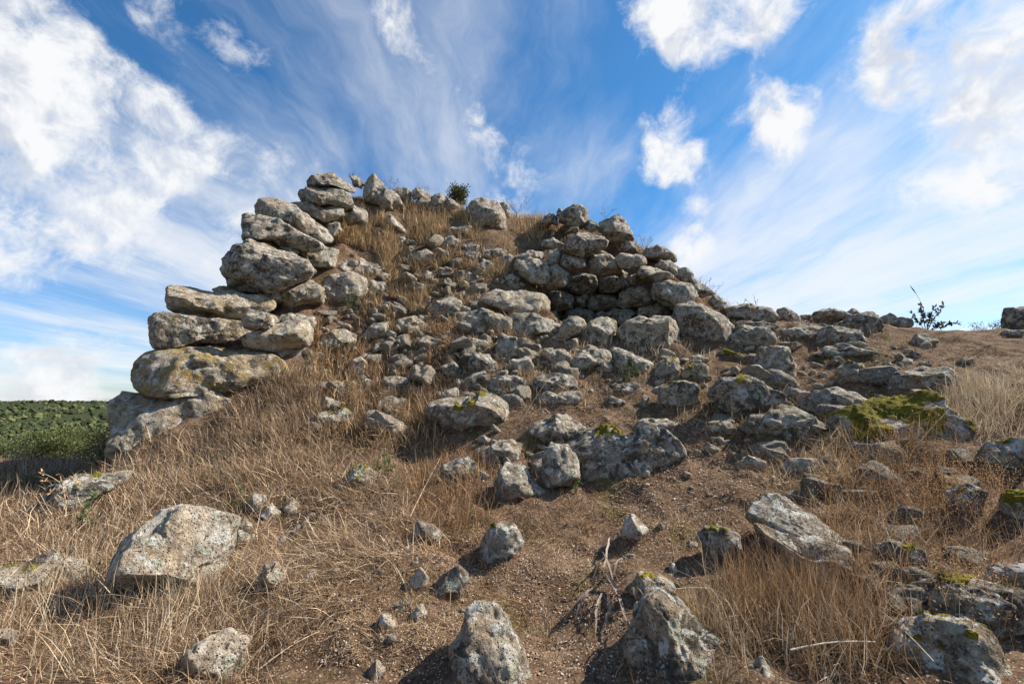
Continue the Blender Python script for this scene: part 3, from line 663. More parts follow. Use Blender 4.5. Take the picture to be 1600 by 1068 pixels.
# --- loose boulders: each one lies on the slope by itself
LEDGE = 'boulders fallen in front of the chamber'; FIELD = 'boulders scattered over the upper slope on the right'; NEAR = 'stones lying at the foot of the slope'
BOULDERS = [
 (LEDGE,'large rough boulder right of the chamber, resting against the tower foot',dict(ang=.5,pale=.45,dark=.5,dz=1.2),[(1052,494),(1057,477),(1085,474),(1115,480),(1135,495),(1148,511),(1137,530),(1110,543),(1080,541),(1060,526)]),
 (LEDGE,'big squarish boulder with pinkish bare face in front of the dark chamber',dict(faces=[(-.1,-.05,-1,.55),(.9,0,-.4,.75)],ang=.6,pale=.65,dark=.4),[(967,522),(980,500),(1000,494),(1030,493),(1055,500),(1060,515),(1058,540),(1052,553),(1025,551),(992,544),(975,534)]),
 (LEDGE,'upright hump-shaped lichened boulder in front of the chamber',dict(ang=.5,pale=.6,dark=.4),[(900,528),(915,510),(935,495),(950,492),(962,502),(967,524),(960,544),(935,545),(910,546)]),
 (LEDGE,'slanting boulder leaning left beside the hump-shaped one below the chamber',dict(ang=.6,pale=.5,dark=.45),[(847,543),(870,515),(890,497),(900,496),(915,507),(905,524),(880,544)]),
 (LEDGE,'blocky stone at the left end of the low row below the chamber',dict(ang=.7,pale=.6,dark=.3),[(845,557),(850,545),(882,546),(894,555),(884,580),(857,578),(847,569)]),
 (LEDGE,'pale broken block in the middle of the low row below the chamber',dict(ang=.9,pale=.7,dark=.45),[(890,564),(910,547),(945,545),(952,552),(958,585),(940,588),(915,581),(895,580)]),
 (LEDGE,'wedge-shaped block with a green sprig growing at its front',dict(ang=.8,pale=.45,dark=.4,moss=.12),[(953,543),(962,541),(995,555),(1027,566),(1008,590),(975,594),(960,584)]),
 (LEDGE,'pointed mossy-footed stone right of the block with the green sprig',dict(ang=.7,pale=.5,moss=.2),[(1015,582),(1032,565),(1060,557),(1062,572),(1056,595),(1035,600),(1020,595)]),
 (LEDGE,'small flat stone perched above a mossy stone near the tower foot',dict(ang=.3),[(1076,558),(1090,554),(1108,561),(1100,569),(1080,567)]),
 (LEDGE,'small mossy stone under the little flat one near the tower foot',dict(ang=.4,moss=.45),[(1064,588),(1077,570),(1100,569),(1106,580),(1101,598),(1070,600)]),
 (LEDGE,'low dark stone sunk into the bare earth ledge',dict(ang=.4,dark=.6),[(945,613),(962,597),(995,600),(999,612),(962,620)]),
 (LEDGE,'small crumbly stone on the bare earth ledge',dict(ang=.5),[(938,629),(952,620),(975,627),(979,637),(950,638)]),
 (LEDGE,'flat-topped dark stone with moss on its left shoulder beside the ledge',dict(ang=.5,dark=.5,moss=.4,pale=.4),[(1030,605),(1048,600),(1070,597),(1090,605),(1095,626),(1087,638),(1062,643),(1036,632)]),
 (LEDGE,'tiny upright grey stone by the moss on the ledge',dict(ang=.5),[(1000,632),(1005,617),(1013,620),(1012,635),(1003,640)]),
 (LEDGE,'pale flat slab flush with the earth behind the great split boulder',dict(ang=.3,pale=.8,moss=.25),[(990,668),(1005,656),(1040,655),(1058,664),(1050,674),(1010,674)]),
 (LEDGE,'pointed pale-topped boulder leaning on the left of the great split boulder',dict(ang=.9,pale=.5,dark=.45,dz=1.1,moss=.15),[(828,680),(837,665),(875,645),(887,650),(913,672),(911,692),(882,701),(850,694)]),
 (LEDGE,'great split boulder with round grey-green lichen rosettes in the middle',dict(faces=[(0,.2,-.97,.5)],ang=.8,pale=.35,dark=.5,dz=1.0,moss=.22,level=5),[(884,708),(905,680),(930,670),(958,665),(980,677),(1022,660),(1040,675),(1051,692),(1053,714),(1040,732),(1005,750),(960,760),(930,756),(903,736)]),
 (LEDGE,'tall shaded stone propped under the left end of the great split boulder',dict(ang=.8,pale=.45,dark=.35),[(845,748),(855,707),(862,695),(885,700),(894,715),(904,742),(894,771),(872,775),(847,765)]),
 (LEDGE,'shaded slanting stone up left of the smooth triangular one',dict(ang=.6,pale=.4,dark=.5),[(745,706),(772,695),(800,686),(817,695),(807,716),(780,730),(758,730)]),
 (LEDGE,'smooth triangular dark stone with pale lichen spots in the shade',dict(ang=.8,pale=.25,dark=.3),[(775,756),(790,727),(810,725),(830,753),(847,768),(830,786),(785,796)]),
 (LEDGE,'broken dark stone half hidden by dry twigs in the shade',dict(ang=.8,pale=.3,dark=.6),[(665,749),(690,727),(720,715),(747,726),(737,754),(700,765),(672,765)]),
 (LEDGE,'cleft stone with a strip of moss down its middle beside the path',dict(ang=.8,pale=.4,dark=.4,moss=.22),[(750,870),(757,842),(772,826),(800,822),(815,845),(813,866),(785,880),(765,880)]),
 (LEDGE,'rounded brown stone half buried in shaded litter left of the path',dict(ang=.3,pale=.3,dark=.2),[(645,840),(655,817),(675,820),(687,838),(670,854),(650,852)]),
 # right-hand slope
 (FIELD,'long low boulder on the skyline next to the tower foot',dict(ang=.3,dark=.5),[(1131,498),(1134,481),(1169,477),(1203,482),(1212,494),(1203,505),(1162,507)]),
 (FIELD,'pointed stone on the skyline right of the long low boulder',dict(ang=.6,dark=.6),[(1208,505),(1216,485),(1228,481),(1251,496),(1248,505)]),
 (FIELD,'small flat pale stone on the skyline between two humped boulders',dict(ang=.3,pale=.7),[(1246,499),(1252,492),(1266,492),(1268,500)]),
 (FIELD,'wide humped boulder on the skyline in the middle of the row',dict(ang=.5,dark=.45),[(1265,502),(1275,487),(1297,482),(1319,487),(1330,494),(1320,503)]),
 (FIELD,'little rounded stone peeping over the skyline behind the dark wedge',dict(ang=.3,d=11.3),[(1319,490),(1333,482),(1346,491),(1331,496)]),
 (FIELD,'dark wedge-shaped boulder with a steep shaded front near the skyline',dict(faces=[(0,0,-1,.5)],ang=.8,pale=.2,dark=.5),[(1300,510),(1337,490),(1366,486),(1372,492),(1375,526),(1350,530),(1319,519)]),
 (FIELD,'flat skyline stone between the dark wedge and the leafy bush',dict(ang=.4,d=10.9),[(1374,498),(1391,490),(1403,496),(1423,499),(1424,509),(1375,514)]),
 (FIELD,'low flat stone just below the long skyline boulder',dict(ang=.4,dark=.55),[(1157,511),(1191,502),(1213,509),(1213,519),(1184,524),(1162,519)]),
 (FIELD,'flat pale slab with moss at its left edge below the skyline row',dict(ang=.3,moss=.2,pale=.6),[(1213,524),(1219,515),(1250,513),(1280,524),(1250,531),(1225,534)]),
 (FIELD,'small stone lying just above the flat pale slab below the skyline',dict(ang=.4),[(1235,512),(1250,506),(1280,510),(1282,517),(1250,518)]),
 (FIELD,'dark whale-backed boulder above the long thin slab',dict(ang=.6,dark=.6,pale=.35),[(1270,534),(1284,515),(1306,509),(1337,518),(1351,532),(1348,544),(1319,545),(1281,541)]),
 (FIELD,'rugged round boulder beside the mossy bank right of the tower foot',dict(ang=.5,dark=.5,pale=.4,rough=1.5),[(1121,540),(1134,521),(1162,513),(1191,518),(1204,535),(1198,549),(1162,560),(1129,550)]),
 (FIELD,'long thin slab with a shaded front edge on the bare slope',dict(ang=.4,pale=.3,dark=.5),[(1264,559),(1287,541),(1319,540),(1369,551),(1374,561),(1319,564),(1275,564)]),
 (FIELD,'solitary flat stone on the bare slope below the leafy bush',dict(ang=.5,dark=.4),[(1420,533),(1431,523),(1447,522),(1465,533),(1450,543),(1434,544)]),
 (FIELD,'craggy upright boulder with moss down its left flank',dict(ang=.7,pale=.55,moss=.12,rough=1.4),[(1168,593),(1184,565),(1191,548),(1225,546),(1234,559),(1239,590),(1219,600),(1187,600)]),
 (FIELD,'grey slab tilted down to the right on dark moss',dict(ang=.6,pale=.5,moss=.15),[(1310,580),(1316,573),(1328,567),(1347,574),(1373,600),(1347,602),(1319,592)]),
 (FIELD,'flat-topped block with pale green lichen top behind the moss-covered boulder',dict(faces=[(0,-.05,-1,.5),(0,1,-.3,.55)],ang=.6,pale=.2,dark=.4,n=3.4),[(1393,596),(1400,581),(1444,576),(1475,577),(1494,593),(1498,618),(1469,624),(1397,613)]),
 (FIELD,'smooth greenish boulder leaning against the left of the moss-covered boulder',dict(ang=.7,pale=.4,dark=.2),[(1251,630),(1275,609),(1306,606),(1344,621),(1358,628),(1325,645),(1287,660),(1262,648)]),
 (FIELD,'small pale stone behind the big grey boulder in the middle right',dict(ang=.5),[(1222,617),(1234,606),(1262,612),(1267,622),(1237,629)]),
 (FIELD,'big grey boulder with white lichen blotches in the middle right',dict(ang=.5,pale=.4,dark=.6,dz=1.1,moss=.12),[(1110,618),(1131,595),(1156,593),(1194,606),(1216,615),(1221,633),(1200,653),(1162,663),(1123,653)]),
 (FIELD,'shaded boulder with bluish white patches below the smooth greenish one',dict(ang=.6,pale=.45,dark=.45,moss=.15),[(1182,668),(1206,643),(1237,637),(1272,652),(1271,677),(1247,697),(1225,703),(1192,691)]),
 (FIELD,'large boulder thickly covered with bright yellow-green moss',dict(faces=[(0,.8,-.6,.36)],ang=.5,pale=.5,dark=.4,moss=1.06,dz=1.0,level=5),[(1281,664),(1300,649),(1331,640),(1359,628),(1394,620),(1437,616),(1462,625),(1487,649),(1503,664),(1498,690),(1469,702),(1381,710),(1319,699),(1287,692)]),
 (FIELD,'bare grey knob of rock on top of the moss-covered boulder',dict(ang=.5,pale=.6,d=5.0),[(1414,626),(1425,611),(1447,609),(1461,621),(1457,634),(1431,636)]),
 (FIELD,'crumbling grey rock with mossy top at the right edge',dict(ang=.7,pale=.5,moss=.3),[(1526,716),(1537,692),(1581,684),(1612,696),(1612,735),(1569,740),(1537,725)]),
 (FIELD,'small flat stone with a mossy rim below the big grey boulder',dict(ang=.5,moss=.25),[(1101,673),(1109,660),(1134,659),(1160,671),(1157,682),(1119,684)]),
 (FIELD,'small bluish stone in the shade left of its pale cracked neighbour',dict(ang=.5,dark=.3),[(1151,724),(1169,713),(1195,721),(1192,737),(1162,739)]),
 (FIELD,'pale cracked stone in the shade below the boulder with bluish white patches',dict(ang=.7,pale=.6,dark=.3),[(1220,730),(1234,718),(1269,718),(1280,731),(1256,747),(1231,750)]),
 (FIELD,'end of a rough stone wall on the skyline at the right edge',dict(ang=.5,d=10.6,dark=.6,n=3.5),[(1569,500),(1572,484),(1600,482),(1635,482),(1635,520),(1572,521)]),
 (FIELD,'small rusty stone on the bare slope under the solitary flat one',dict(ang=.4,pale=.4,och=.2),[(1415,557),(1425,549),(1438,552),(1437,562)]),
 (FIELD,'small grey stone farthest right on the bare slope',dict(ang=.4),[(1496,564),(1507,559),(1519,560),(1523,569),(1503,572)]),
 (FIELD,'narrow grey stone in the mossy bank left of the craggy upright boulder',dict(ang=.4),[(1123,587),(1150,577),(1160,582),(1136,592)]),
 (FIELD,'pale broken stone above the skyline slope by the right-hand wall end',dict(ang=.6,pale=.6),[(1562,523),(1572,515),(1600,517),(1598,528)]),
 (FIELD,'small dark chip of stone on the path right of the great split boulder',dict(ang=.6,dark=.3,pale=.3),[(1100,698),(1108,693),(1126,702),(1122,711),(1106,707)]),
 # foot of the slope
 (NEAR,'great pale boulder with speckled white top at the lower left',dict(sink=-.01,faces=[(.25,.62,-.75,.52)],ang=.55,pale=.85,dark=.2,och=.15,dz=1.0,level=5,rough=.7),[(176,888),(190,858),(240,815),(285,780),(297,774),(325,775),(360,792),(371,812),(364,838),(355,862),(336,898),(303,942),(271,954),(236,946),(206,926),(181,908)]),
 (NEAR,'flat lichened rock running out of the left edge in dry grass',dict(faces=[(0,.8,-.5,.4)],ang=.5,pale=.6,och=.3,moss=.15),[(-14,930),(-12,893),(40,880),(85,862),(94,880),(82,915),(50,938),(10,950)]),
 (NEAR,'small pinkish stone with a shaded left side at the left edge',dict(ang=.8,pale=.75,dark=.2),[(84,910),(90,885),(105,873),(135,878),(135,907),(115,918),(99,917)]),
 (NEAR,'half-buried speckled stone in the grass at the bottom left',dict(sink=-.04,faces=[(.3,.6,-.7,.6)],ang=.6,pale=.75,dark=.35),[(279,1075),(289,1036),(314,1016),(359,1003),(382,1016),(380,1045),(361,1075),(320,1085)]),
 (NEAR,'long shaded slab in the hollow left of the tower foot',dict(ang=.5,pale=.4,dark=.5,moss=.1),[(40,800),(75,765),(125,745),(175,740),(202,735),(195,752),(145,775),(105,808),(62,812)]),
 (NEAR,'pinkish stone at the bottom of the left edge',dict(ang=.5,pale=.8,dark=.1),[(-10,1018),(-8,985),(30,985),(27,1008)]),
 (NEAR,'dark grey upright stone beside the great pale boulder',dict(ang=.8,pale=.3,dark=.4),[(386,790),(397,767),(410,767),(416,778),(404,805),(389,806)]),
 (NEAR,'sandy stone between two dark ones right of the great pale boulder',dict(ang=.7,pale=.8,dark=.0),[(405,806),(425,787),(438,800),(433,814),(411,817)]),
 (NEAR,'slanted grey stone farthest right of the cluster by the great pale boulder',dict(ang=.8,pale=.5,dark=.2),[(441,798),(455,777),(468,787),(461,814),(444,810)]),
 (NEAR,'small dark cap stone touching the great pale boulder',dict(ang=.8,pale=.3,dark=.5),[(366,822),(382,810),(393,817),(397,832),(381,833)]),
 (NEAR,'brownish pink stone under the small dark cap stone',dict(ang=.7,pale=.5,dark=.1),[(361,845),(370,825),(402,837),(397,851),(377,855)]),
 (NEAR,'sandy triangular stone in the grass below the dead branch',dict(ang=.9,pale=.65,dark=.05),[(401,921),(412,882),(430,880),(449,892),(437,921),(415,930)]),
 (NEAR,'pale pointed stone left of the dark egg-shaped one',dict(ang=.9,pale=.9,dark=.05),[(636,913),(657,887),(671,900),(668,925),(649,925)]),
 (NEAR,'dark egg-shaped smooth stone by the path',dict(ang=.4,pale=.0,dark=.2,rough=.5),[(677,924),(691,898),(716,887),(730,900),(725,923),(711,945),(692,945)]),
 (NEAR,'pale grey block near the bottom of the path',dict(ang=.8,pale=.8,dark=.05),[(590,979),(596,961),(611,959),(622,976),(609,990),(592,990)]),
 (NEAR,'sandy stone sunk in litter below the pale pointed one',dict(ang=.7,pale=.7,dark=.05),[(640,959),(658,944),(667,956),(667,975),(650,972)]),
 (NEAR,'whitish pebble left of the sandy stone by the path',dict(ang=.5,pale=1,dark=0),[(615,945),(626,937),(634,945),(624,952)]),
 (NEAR,'small pale pebble just below the pale grey block',dict(ang=.6,pale=.9,dark=.1),[(587,1000),(594,990),(603,1000),(594,1007)]),
 (NEAR,'narrow blade of stone at the bottom edge left of centre',dict(ang=.8,pale=.7,dark=.3),[(563,1075),(575,1051),(588,1033),(599,1046),(595,1065),(580,1085)]),
 (NEAR,'large lichened boulder cut by the bottom edge in the middle',dict(sink=-.05,faces=[(.2,.45,-.85,.62)],ang=.6,pale=.65,dark=.4,dz=1.0,level=5),[(680,1075),(701,1033),(716,1001),(726,981),(746,973),(779,971),(792,990),(813,1028),(822,1075),(815,1110),(690,1110)]),
 (NEAR,'large peaked boulder with green-grey lichen at the bottom right of the path',dict(faces=[(-.45,.3,-.84,.62),(.6,.6,-.5,.66)],ang=.8,pale=.3,dark=.5,dz=1.0,level=5),[(978,1065),(985,1010),(994,970),(1016,943),(1031,943),(1068,965),(1104,998),(1137,1028),(1166,1068),(1165,1110),(985,1110)]),
 (NEAR,'narrow white stone beside the moss above the dead leaves',dict(ang=.7,pale=1,dark=.1),[(972,836),(978,812),(990,804),(1004,818),(1014,834),(1000,850),(982,847)]),
 (NEAR,'square dark lichened stone at the right side of the path',dict(ang=.6,pale=.4,dark=.5,moss=.2),[(1088,841),(1104,826),(1131,823),(1155,836),(1155,863),(1131,887),(1102,876)]),
 (NEAR,'small round stone capped with dark green moss above the peaked boulder',dict(ang=.3,pale=.6,moss=.45,sink=.03),[(984,910),(1000,888),(1035,896),(1053,911),(1040,928),(1014,936),(994,926)]),
 (NEAR,'upper of two parallel tilted slabs above the upright dry grass',dict(faces=[(.1,.85,-.5,.3)],dz=.8,sink=.05,ang=.6,pale=.45,dark=.4,moss=.15,n=3.2),[(1164,796),(1190,762),(1214,762),(1266,797),(1307,831),(1348,852),(1372,879),(1362,890),(1307,857),(1255,833),(1203,818),(1177,814)]),
 (NEAR,'lower of two parallel tilted slabs behind the upright dry grass',dict(faces=[(0,.1,-1,.4),(.1,.8,-.4,.5)],dz=.8,sink=.04,ang=.7,pale=.45,dark=.5,n=3.2),[(1178,842),(1169,792),(1203,810),(1266,833),(1314,850),(1364,888),(1357,926),(1314,942),(1245,914),(1203,884)]),
 (NEAR,'small bluish rock in brown weeds right of the tilted slabs',dict(ang=.6,pale=.45,moss=.1),[(1395,882),(1410,855),(1441,862),(1450,880),(1421,895)]),
 (NEAR,'rounded brownish rock at the right edge above the dark lichened one',dict(ang=.3,pale=.5,dark=.2),[(1532,902),(1548,886),(1576,879),(1604,883),(1618,922),(1576,928),(1545,921)]),
 (NEAR,'dark rock with white lichen spots at the right edge',dict(ang=.5,pale=.2,dark=.5,moss=.15),[(1396,968),(1428,924),(1472,907),(1531,914),(1600,931),(1622,998),(1548,996),(1497,986),(1424,984)]),
 (NEAR,'broad grey granular boulder at the bottom right corner',dict(faces=[(0,.7,-.7,.62)],sink=-.03,ang=.5,pale=.45,dark=.3,moss=.1,level=5),[(1386,1030),(1400,1000),(1445,991),(1510,993),(1545,1010),(1572,1045),(1590,1080),(1560,1115),(1400,1115)]),
 (NEAR,'brown stone chip behind the broad grey boulder at the bottom right',dict(ang=.8,pale=.5,dark=.0),[(1505,994),(1517,979),(1545,993),(1554,1012),(1539,1012)]),
 (NEAR,'pale stone hidden in the upright dry grass at the bottom right',dict(ang=.5,pale=.9,dark=.1,sink=.1),[(1160,1010),(1188,990),(1214,1030),(1223,1075),(1190,1095),(1158,1060)]),
 (NEAR,'mossy rock with a pale lichen disc among rusty weeds on the right',dict(ang=.6,pale=.4,dark=.5,moss=.25),[(1474,765),(1514,757),(1542,769),(1536,811),(1497,806),(1474,787)]),
 (NEAR,'bright mossy hump at the right edge above the rusty weeds',dict(ang=.3,moss=.85),[(1560,782),(1583,769),(1612,768),(1614,820),(1574,816)]),
 (NEAR,'mossy stone poking out of the dry grass left of centre',dict(ang=.6,pale=.6,moss=.55),[(525,769),(540,745),(565,727),(582,730),(592,752),(562,759),(540,767)]),
]
for grp, lab, kw, poly in BOULDERS:
    if grp is LEDGE and min(q[1] for q in poly) < 550: kw['sc'] = 1.03
    elif grp is FIELD: kw['sc'] = 1.15
    elif grp is LEDGE: c_ = np.mean(poly, 0); poly = [tuple(c_+(np.array(q)-c_)*np.array([1.06, 1.05])) for q in poly]
    o = stone(poly, None, 'boulder' if max(np.ptp(np.array(poly)[:, 0]), np.ptp(np.array(poly)[:, 1])) > 60 else 'loose_stone', **kw)
    tag(o, lab, 'boulder' if o.name.startswith('boulder') else 'stone', grp)

o = stone([(1120,536),(1135,548),(1165,556),(1200,552),(1190,566),(1140,562)], None, 'moss_clump', moss=1.0, ang=.2, pale=.2, dark=.5)
tag(o, 'flat olive moss bank at the foot of the rugged round boulder', 'moss')
# soil banked up against the stones
FOOT.extend(PEND); PEND = FOOT
ground.data.vertices.foreach_set('co', np.stack([xf, yf, height(xf, yf)+near*0.010*fbm(P3(xf*17, yf*17), 2, 21)], 1).astype(np.float32).ravel()); ground.data.update()
# ------------------------------------------------------------------ smaller rubble of the tower
def lump(seed, level, ang=.6):
    rs = np.random.RandomState(seed); V, T = ico(level); U = V*((np.abs(V)**2.6).sum(1)**(-1/2.6))[:, None]
    for j in range(14):
        nn = rs.normal(size=3); nn /= np.linalg.norm(nn); o = rs.uniform(.58, .86)
        U = U - nn*np.clip(U@nn-o, 0, None)[:, None]*.96
    U = U*np.array([1, rs.uniform(.6, .95), rs.uniform(.5, .8)])
    return U*(1+0.09*vnoise(U*2.3+seed, seed)+0.06*vnoise(U*5+seed, seed+1)+0.04*vnoise(U*11+seed, seed+2))[:, None], T
def in_foot(x, y, grow=1.0):
    bad = np.zeros(len(x), bool)
    for (cx, cy, zb, rx, ry, az, zt) in FOOT:
        dx, dy = x-cx, y-cy
        a = dx*math.cos(az)-dy*math.sin(az); b = dx*math.sin(az)+dy*math.cos(az)
        bad |= ((a/(rx*grow))**2+(b/(ry*grow))**2) < 1
    return bad
LUMP = []
for k in range(9):
    V, T = lump(50+k, 3)
    me = mesh_obj('stone', V, [T], ROCK, smooth=True); LUMP.append(me.data); bpy.data.objects.remove(me)
def zone(px, py, rx, ry):
    """a patch of ground: its middle and half sizes in metres, from where it lies"""
    g = hit(px, py)
    while g is None: py += 4; g = hit(px, py)
    a = hit(px, min(py+ry, 1066)); b = hit(px, py-ry)
    ya = a[1] if a is not None else g[1]-.3; yb = b[1] if b is not None else g[1]+.6
    return g[0], (ya+yb)/2, rx*g[1]/F, max((yb-ya)/2, .12), g[0]/g[1]
def scatter(z, n, rs, edge=1.0):
    x0, y0, rx, ry, sh = z
    r = np.sqrt(rs.rand(n))*edge; t = rs.rand(n)*2*math.pi
    b = r*np.sin(t)*ry
    return x0 + r*np.cos(t)*rx + b*sh, y0 + b
rs_ = np.random.RandomState(11)
RUB = [(640,560,140,60,34),(700,470,110,55,28),(640,420,120,40,9),(820,570,80,45,14),(560,640,80,50,10),(760,630,90,30,10),(1000,560,120,40,7),(900,380,60,20,6),(1090,500,50,40,8),(690,390,70,30,6),(520,500,50,30,6)]
for px, py, rx, ry, n in RUB:
    x, y = scatter(zone(px, py, rx, ry), n, rs_); z = height(x, y); bad = in_foot(x, y, .8)
    for i in range(n):
        if bad[i]: continue
        s = rs_.uniform(.08, .2)*(1.5 if rs_.rand() < .3 else 1)
        o = bpy.data.objects.new('stone', LUMP[rs_.randint(9)]); COL.objects.link(o); o.parent = tower
        o.location = Vector((x[i], y[i], z[i]+s*.22)) - tower.location; o.scale = (s*1.2, s, s)
        o.rotation_euler = (rs_.uniform(-.4, .4), rs_.uniform(-.4, .4), rs_.uniform(0, 6.28))
        o.color = (rs_.uniform(.35, .9), rs_.uniform(0, .4), rs_.uniform(.1, .5), 1)
        FOOT.append((x[i], y[i], z[i], s*.8, s*.7, 0, z[i]+s))
for px, py, rx, ry, n in [(1150,590,90,40,6),(1270,580,120,40,8),(1200,520,90,20,6),(1230,700,100,35,5),(830,720,80,40,8),(1400,620,120,40,6),(1460,740,90,40,6),(1300,880,90,40,5),(1450,850,120,80,12),(1500,960,100,50,8),(1250,770,90,40,6),(1400,690,110,30,7),(1180,660,90,30,6)]:   # half-buried stones of the slope itself
    x, y = scatter(zone(px, py, rx, ry), n, rs_); z = height(x, y); bad = in_foot(x, y, .9)
    for i in range(n):
        if bad[i]: continue
        s = rs_.uniform(.07, .2)*np.clip(y[i]/6, .5, 1.15)*(1.5 if rs_.rand() < .3 else 1)
        o = bpy.data.objects.new('stone', LUMP[rs_.randint(9)]); COL.objects.link(o); o.parent = ground
        o.location = (x[i], y[i], z[i]+s*.08); o.scale = (s*1.35, s*1.1, s)
        o.rotation_euler = (rs_.uniform(-.35, .35), rs_.uniform(-.35, .35), rs_.uniform(0, 6.28))
        o.color = (rs_.uniform(.3, .7), rs_.uniform(0, .25), rs_.uniform(.2, .6), 1)
        FOOT.append((x[i], y[i], z[i], s*.9, s*.75, 0, z[i]+s))
def many(name, label, cat, pts, sizes, mat, level=0, seed=1, cols=None, flat=.75):
    """loose small stones too many to count, one object"""
    base, T = lump(seed, level); rs = np.random.RandomState(seed); n = len(pts)
    a = rs.rand(n)*6.283; ca, sa = np.cos(a), np.sin(a); b = rs.uniform(-.6, .6, n); cb, sb = np.cos(b), np.sin(b)
    q = base[None]*sizes[:, None, None]*np.array([1, 1, flat])*(1+.35*rs.uniform(-1, 1, (n, 1, 3)))
    x, y, z = q[..., 0], q[..., 1], q[..., 2]
    x, z = x*cb[:, None]+z*sb[:, None], -x*sb[:, None]+z*cb[:, None]
    x, y = x*ca[:, None]-y*sa[:, None], x*sa[:, None]+y*ca[:, None]
    P = np.stack([x, y, z], -1)+pts[:, None, :]
    F_ = T[None]+(np.arange(n)*len(base))[:, None, None]
    at = {'tint': ('FLOAT_COLOR', np.repeat(cols, len(base), 0))} if cols is not None else None
    o = mesh_obj(name, P.reshape(-1, 3), [F_.reshape(-1, 3)], mat, smooth=level > 0, attrs=at)
    tag(o, label, cat, kind='stuff'); o.color = (.6, .15, .2, 1); return o
pts = []; sz = []
for px, py, rx, ry, n in [(640,560,180,110,460),(760,470,170,80,230),(620,440,120,70,90),(950,570,150,40,130),(1250,560,200,60,150),(1150,720,150,60,70),(1400,600,150,60,60),(600,950,150,90,36),(430,850,60,40,14),(780,720,80,50,50),(1100,870,120,60,26),(1450,900,120,90,30)]:
    x, y = scatter(zone(px, py, rx, ry), n, rs_); k = ~in_foot(x, y, .7); x, y = x[k], y[k]
    s = (.018+.085*rs_.rand(len(x))**2.2)*np.clip(y/6, .45, 1.2); pts.append(np.stack([x, y, height(x, y)+s*.2], 1)); sz.append(s)
many('small_rubble', 'small broken stones strewn between the boulders', 'rubble', np.concatenate(pts), np.concatenate(sz), ROCK, 1, 71)
pts = []; sz = []
for px, py, rx, ry, n in [(620,1000,230,60,9000),(800,900,190,60,5500),(1080,780,130,70,4500),(900,1000,90,60,2500),(1100,700,80,40,1200),(930,650,120,18,900),(1400,560,190,40,1800),(1300,620,120,40,700),(500,920,120,60,700)]:
    x, y = scatter(zone(px, py, rx, ry), n, rs_); k = ~in_foot(x, y, .9); x, y = x[k], y[k]
    s = (.0028+.011*rs_.rand(len(x))**2.5)*np.clip(y/3.2, .8, 2.2); pts.append(np.stack([x, y, height(x, y)+s*.3], 1)); sz.append(s)
pts = np.concatenate(pts); sz = np.concatenate(sz)
gc = np.array([(.30,.20,.13),(.42,.31,.22),(.20,.13,.085),(.55,.46,.37),(.36,.24,.15)])[rs_.randint(5, size=len(pts))]*rs_.uniform(.75, 1.2, (len(pts), 1))
many('gravel', 'coarse brown grit and gravel on the worn path', 'gravel', pts, sz, TWIG, -1, 72, gc)

# ------------------------------------------------------------------ dry grass
def blades(x, y, z, L, tilt, az, curl, wid, cols, rs, segs=3):
    n = len(x); t = np.linspace(0, 1, segs+1)
    lean = np.stack([np.sin(az), np.cos(az)], 1)
    bend = tilt[:, None] + curl[:, None]*t[None, :]                       # angle from the vertical along the blade
    dl = L[:, None]/segs
    hx = np.concatenate([np.zeros((n, 1)), np.cumsum(np.sin(bend[:, :-1])*dl, 1)], 1)
    vz = np.concatenate([np.zeros((n, 1)), np.cumsum(np.cos(bend[:, :-1])*dl, 1)], 1)
    side = rs.normal(scale=.06, size=(n, segs+1))*L[:, None]*t
    C = np.stack([x[:, None]+hx*lean[:, :1]+side*lean[:, 1:], y[:, None]+hx*lean[:, 1:]-side*lean[:, :1], z[:, None]+vz], -1)
    wa = rs.rand(n)*math.pi; wd = np.stack([np.cos(wa), np.sin(wa), rs.uniform(-.5, .5, n)], 1)
    prof = np.array([1, .95, .7, 0.0]) if segs == 3 else np.linspace(1, 0, segs+1)
    W = wd[:, None, :]*(wid[:, None]*prof)[..., None]
    V = np.empty((n, 2*segs+1, 3)); V[:, 0:2*segs:2] = (C-W)[:, :segs]; V[:, 1:2*segs:2] = (C+W)[:, :segs]; V[:, 2*segs] = C[:, segs]
    k = 2*segs+1; o = (np.arange(n)*k)[:, None]
    Q = np.concatenate([o+np.array([2*i, 2*i+1, 2*i+3, 2*i+2])[None] for i in range(segs-1)]) if segs > 1 else np.zeros((0, 4), int)
    T = o+np.array([2*segs-2, 2*segs-1, 2*segs])[None]
    return V.reshape(-1, 3), Q, T, np.repeat(cols, k, 0)
class Sward:
    def __init__(s): s.V = []; s.Q = []; s.T = []; s.C = []; s.n = 0
    def add(s, V, Q, T, C):
        s.V.append(V); s.Q.append(Q+s.n); s.T.append(T+s.n); s.C.append(C); s.n += len(V)
    def build(s, name, mat, parent=None):
        polys = [p for p in (np.concatenate(s.Q), np.concatenate(s.T)) if len(p)]
        return mesh_obj(name, np.concatenate(s.V), polys, mat, parent, attrs={'tint': ('FLOAT_COLOR', np.concatenate(s.C))})
STRAWS = np.array([(.52,.37,.20),(.62,.47,.28),(.44,.29,.15),(.38,.24,.12),(.56,.43,.29),(.30,.19,.10),(.66,.54,.36)])
PALE = np.array([(.60,.48,.32),(.66,.55,.39),(.52,.40,.26),(.44,.32,.20),(.58,.47,.34)])
GOLD = np.array([(.58,.42,.23),(.50,.35,.19),(.66,.50,.30),(.38,.26,.14),(.46,.32,.18)])
RUST = np.array([(.38,.22,.11),(.44,.27,.14),(.30,.18,.09),(.50,.33,.18),(.24,.14,.075)])
DARK = np.array([(.20,.125,.07),(.27,.17,.09),(.15,.095,.055),(.34,.23,.13)])
GREEN = np.array([(.13,.17,.04),(.18,.22,.06),(.10,.13,.035)])
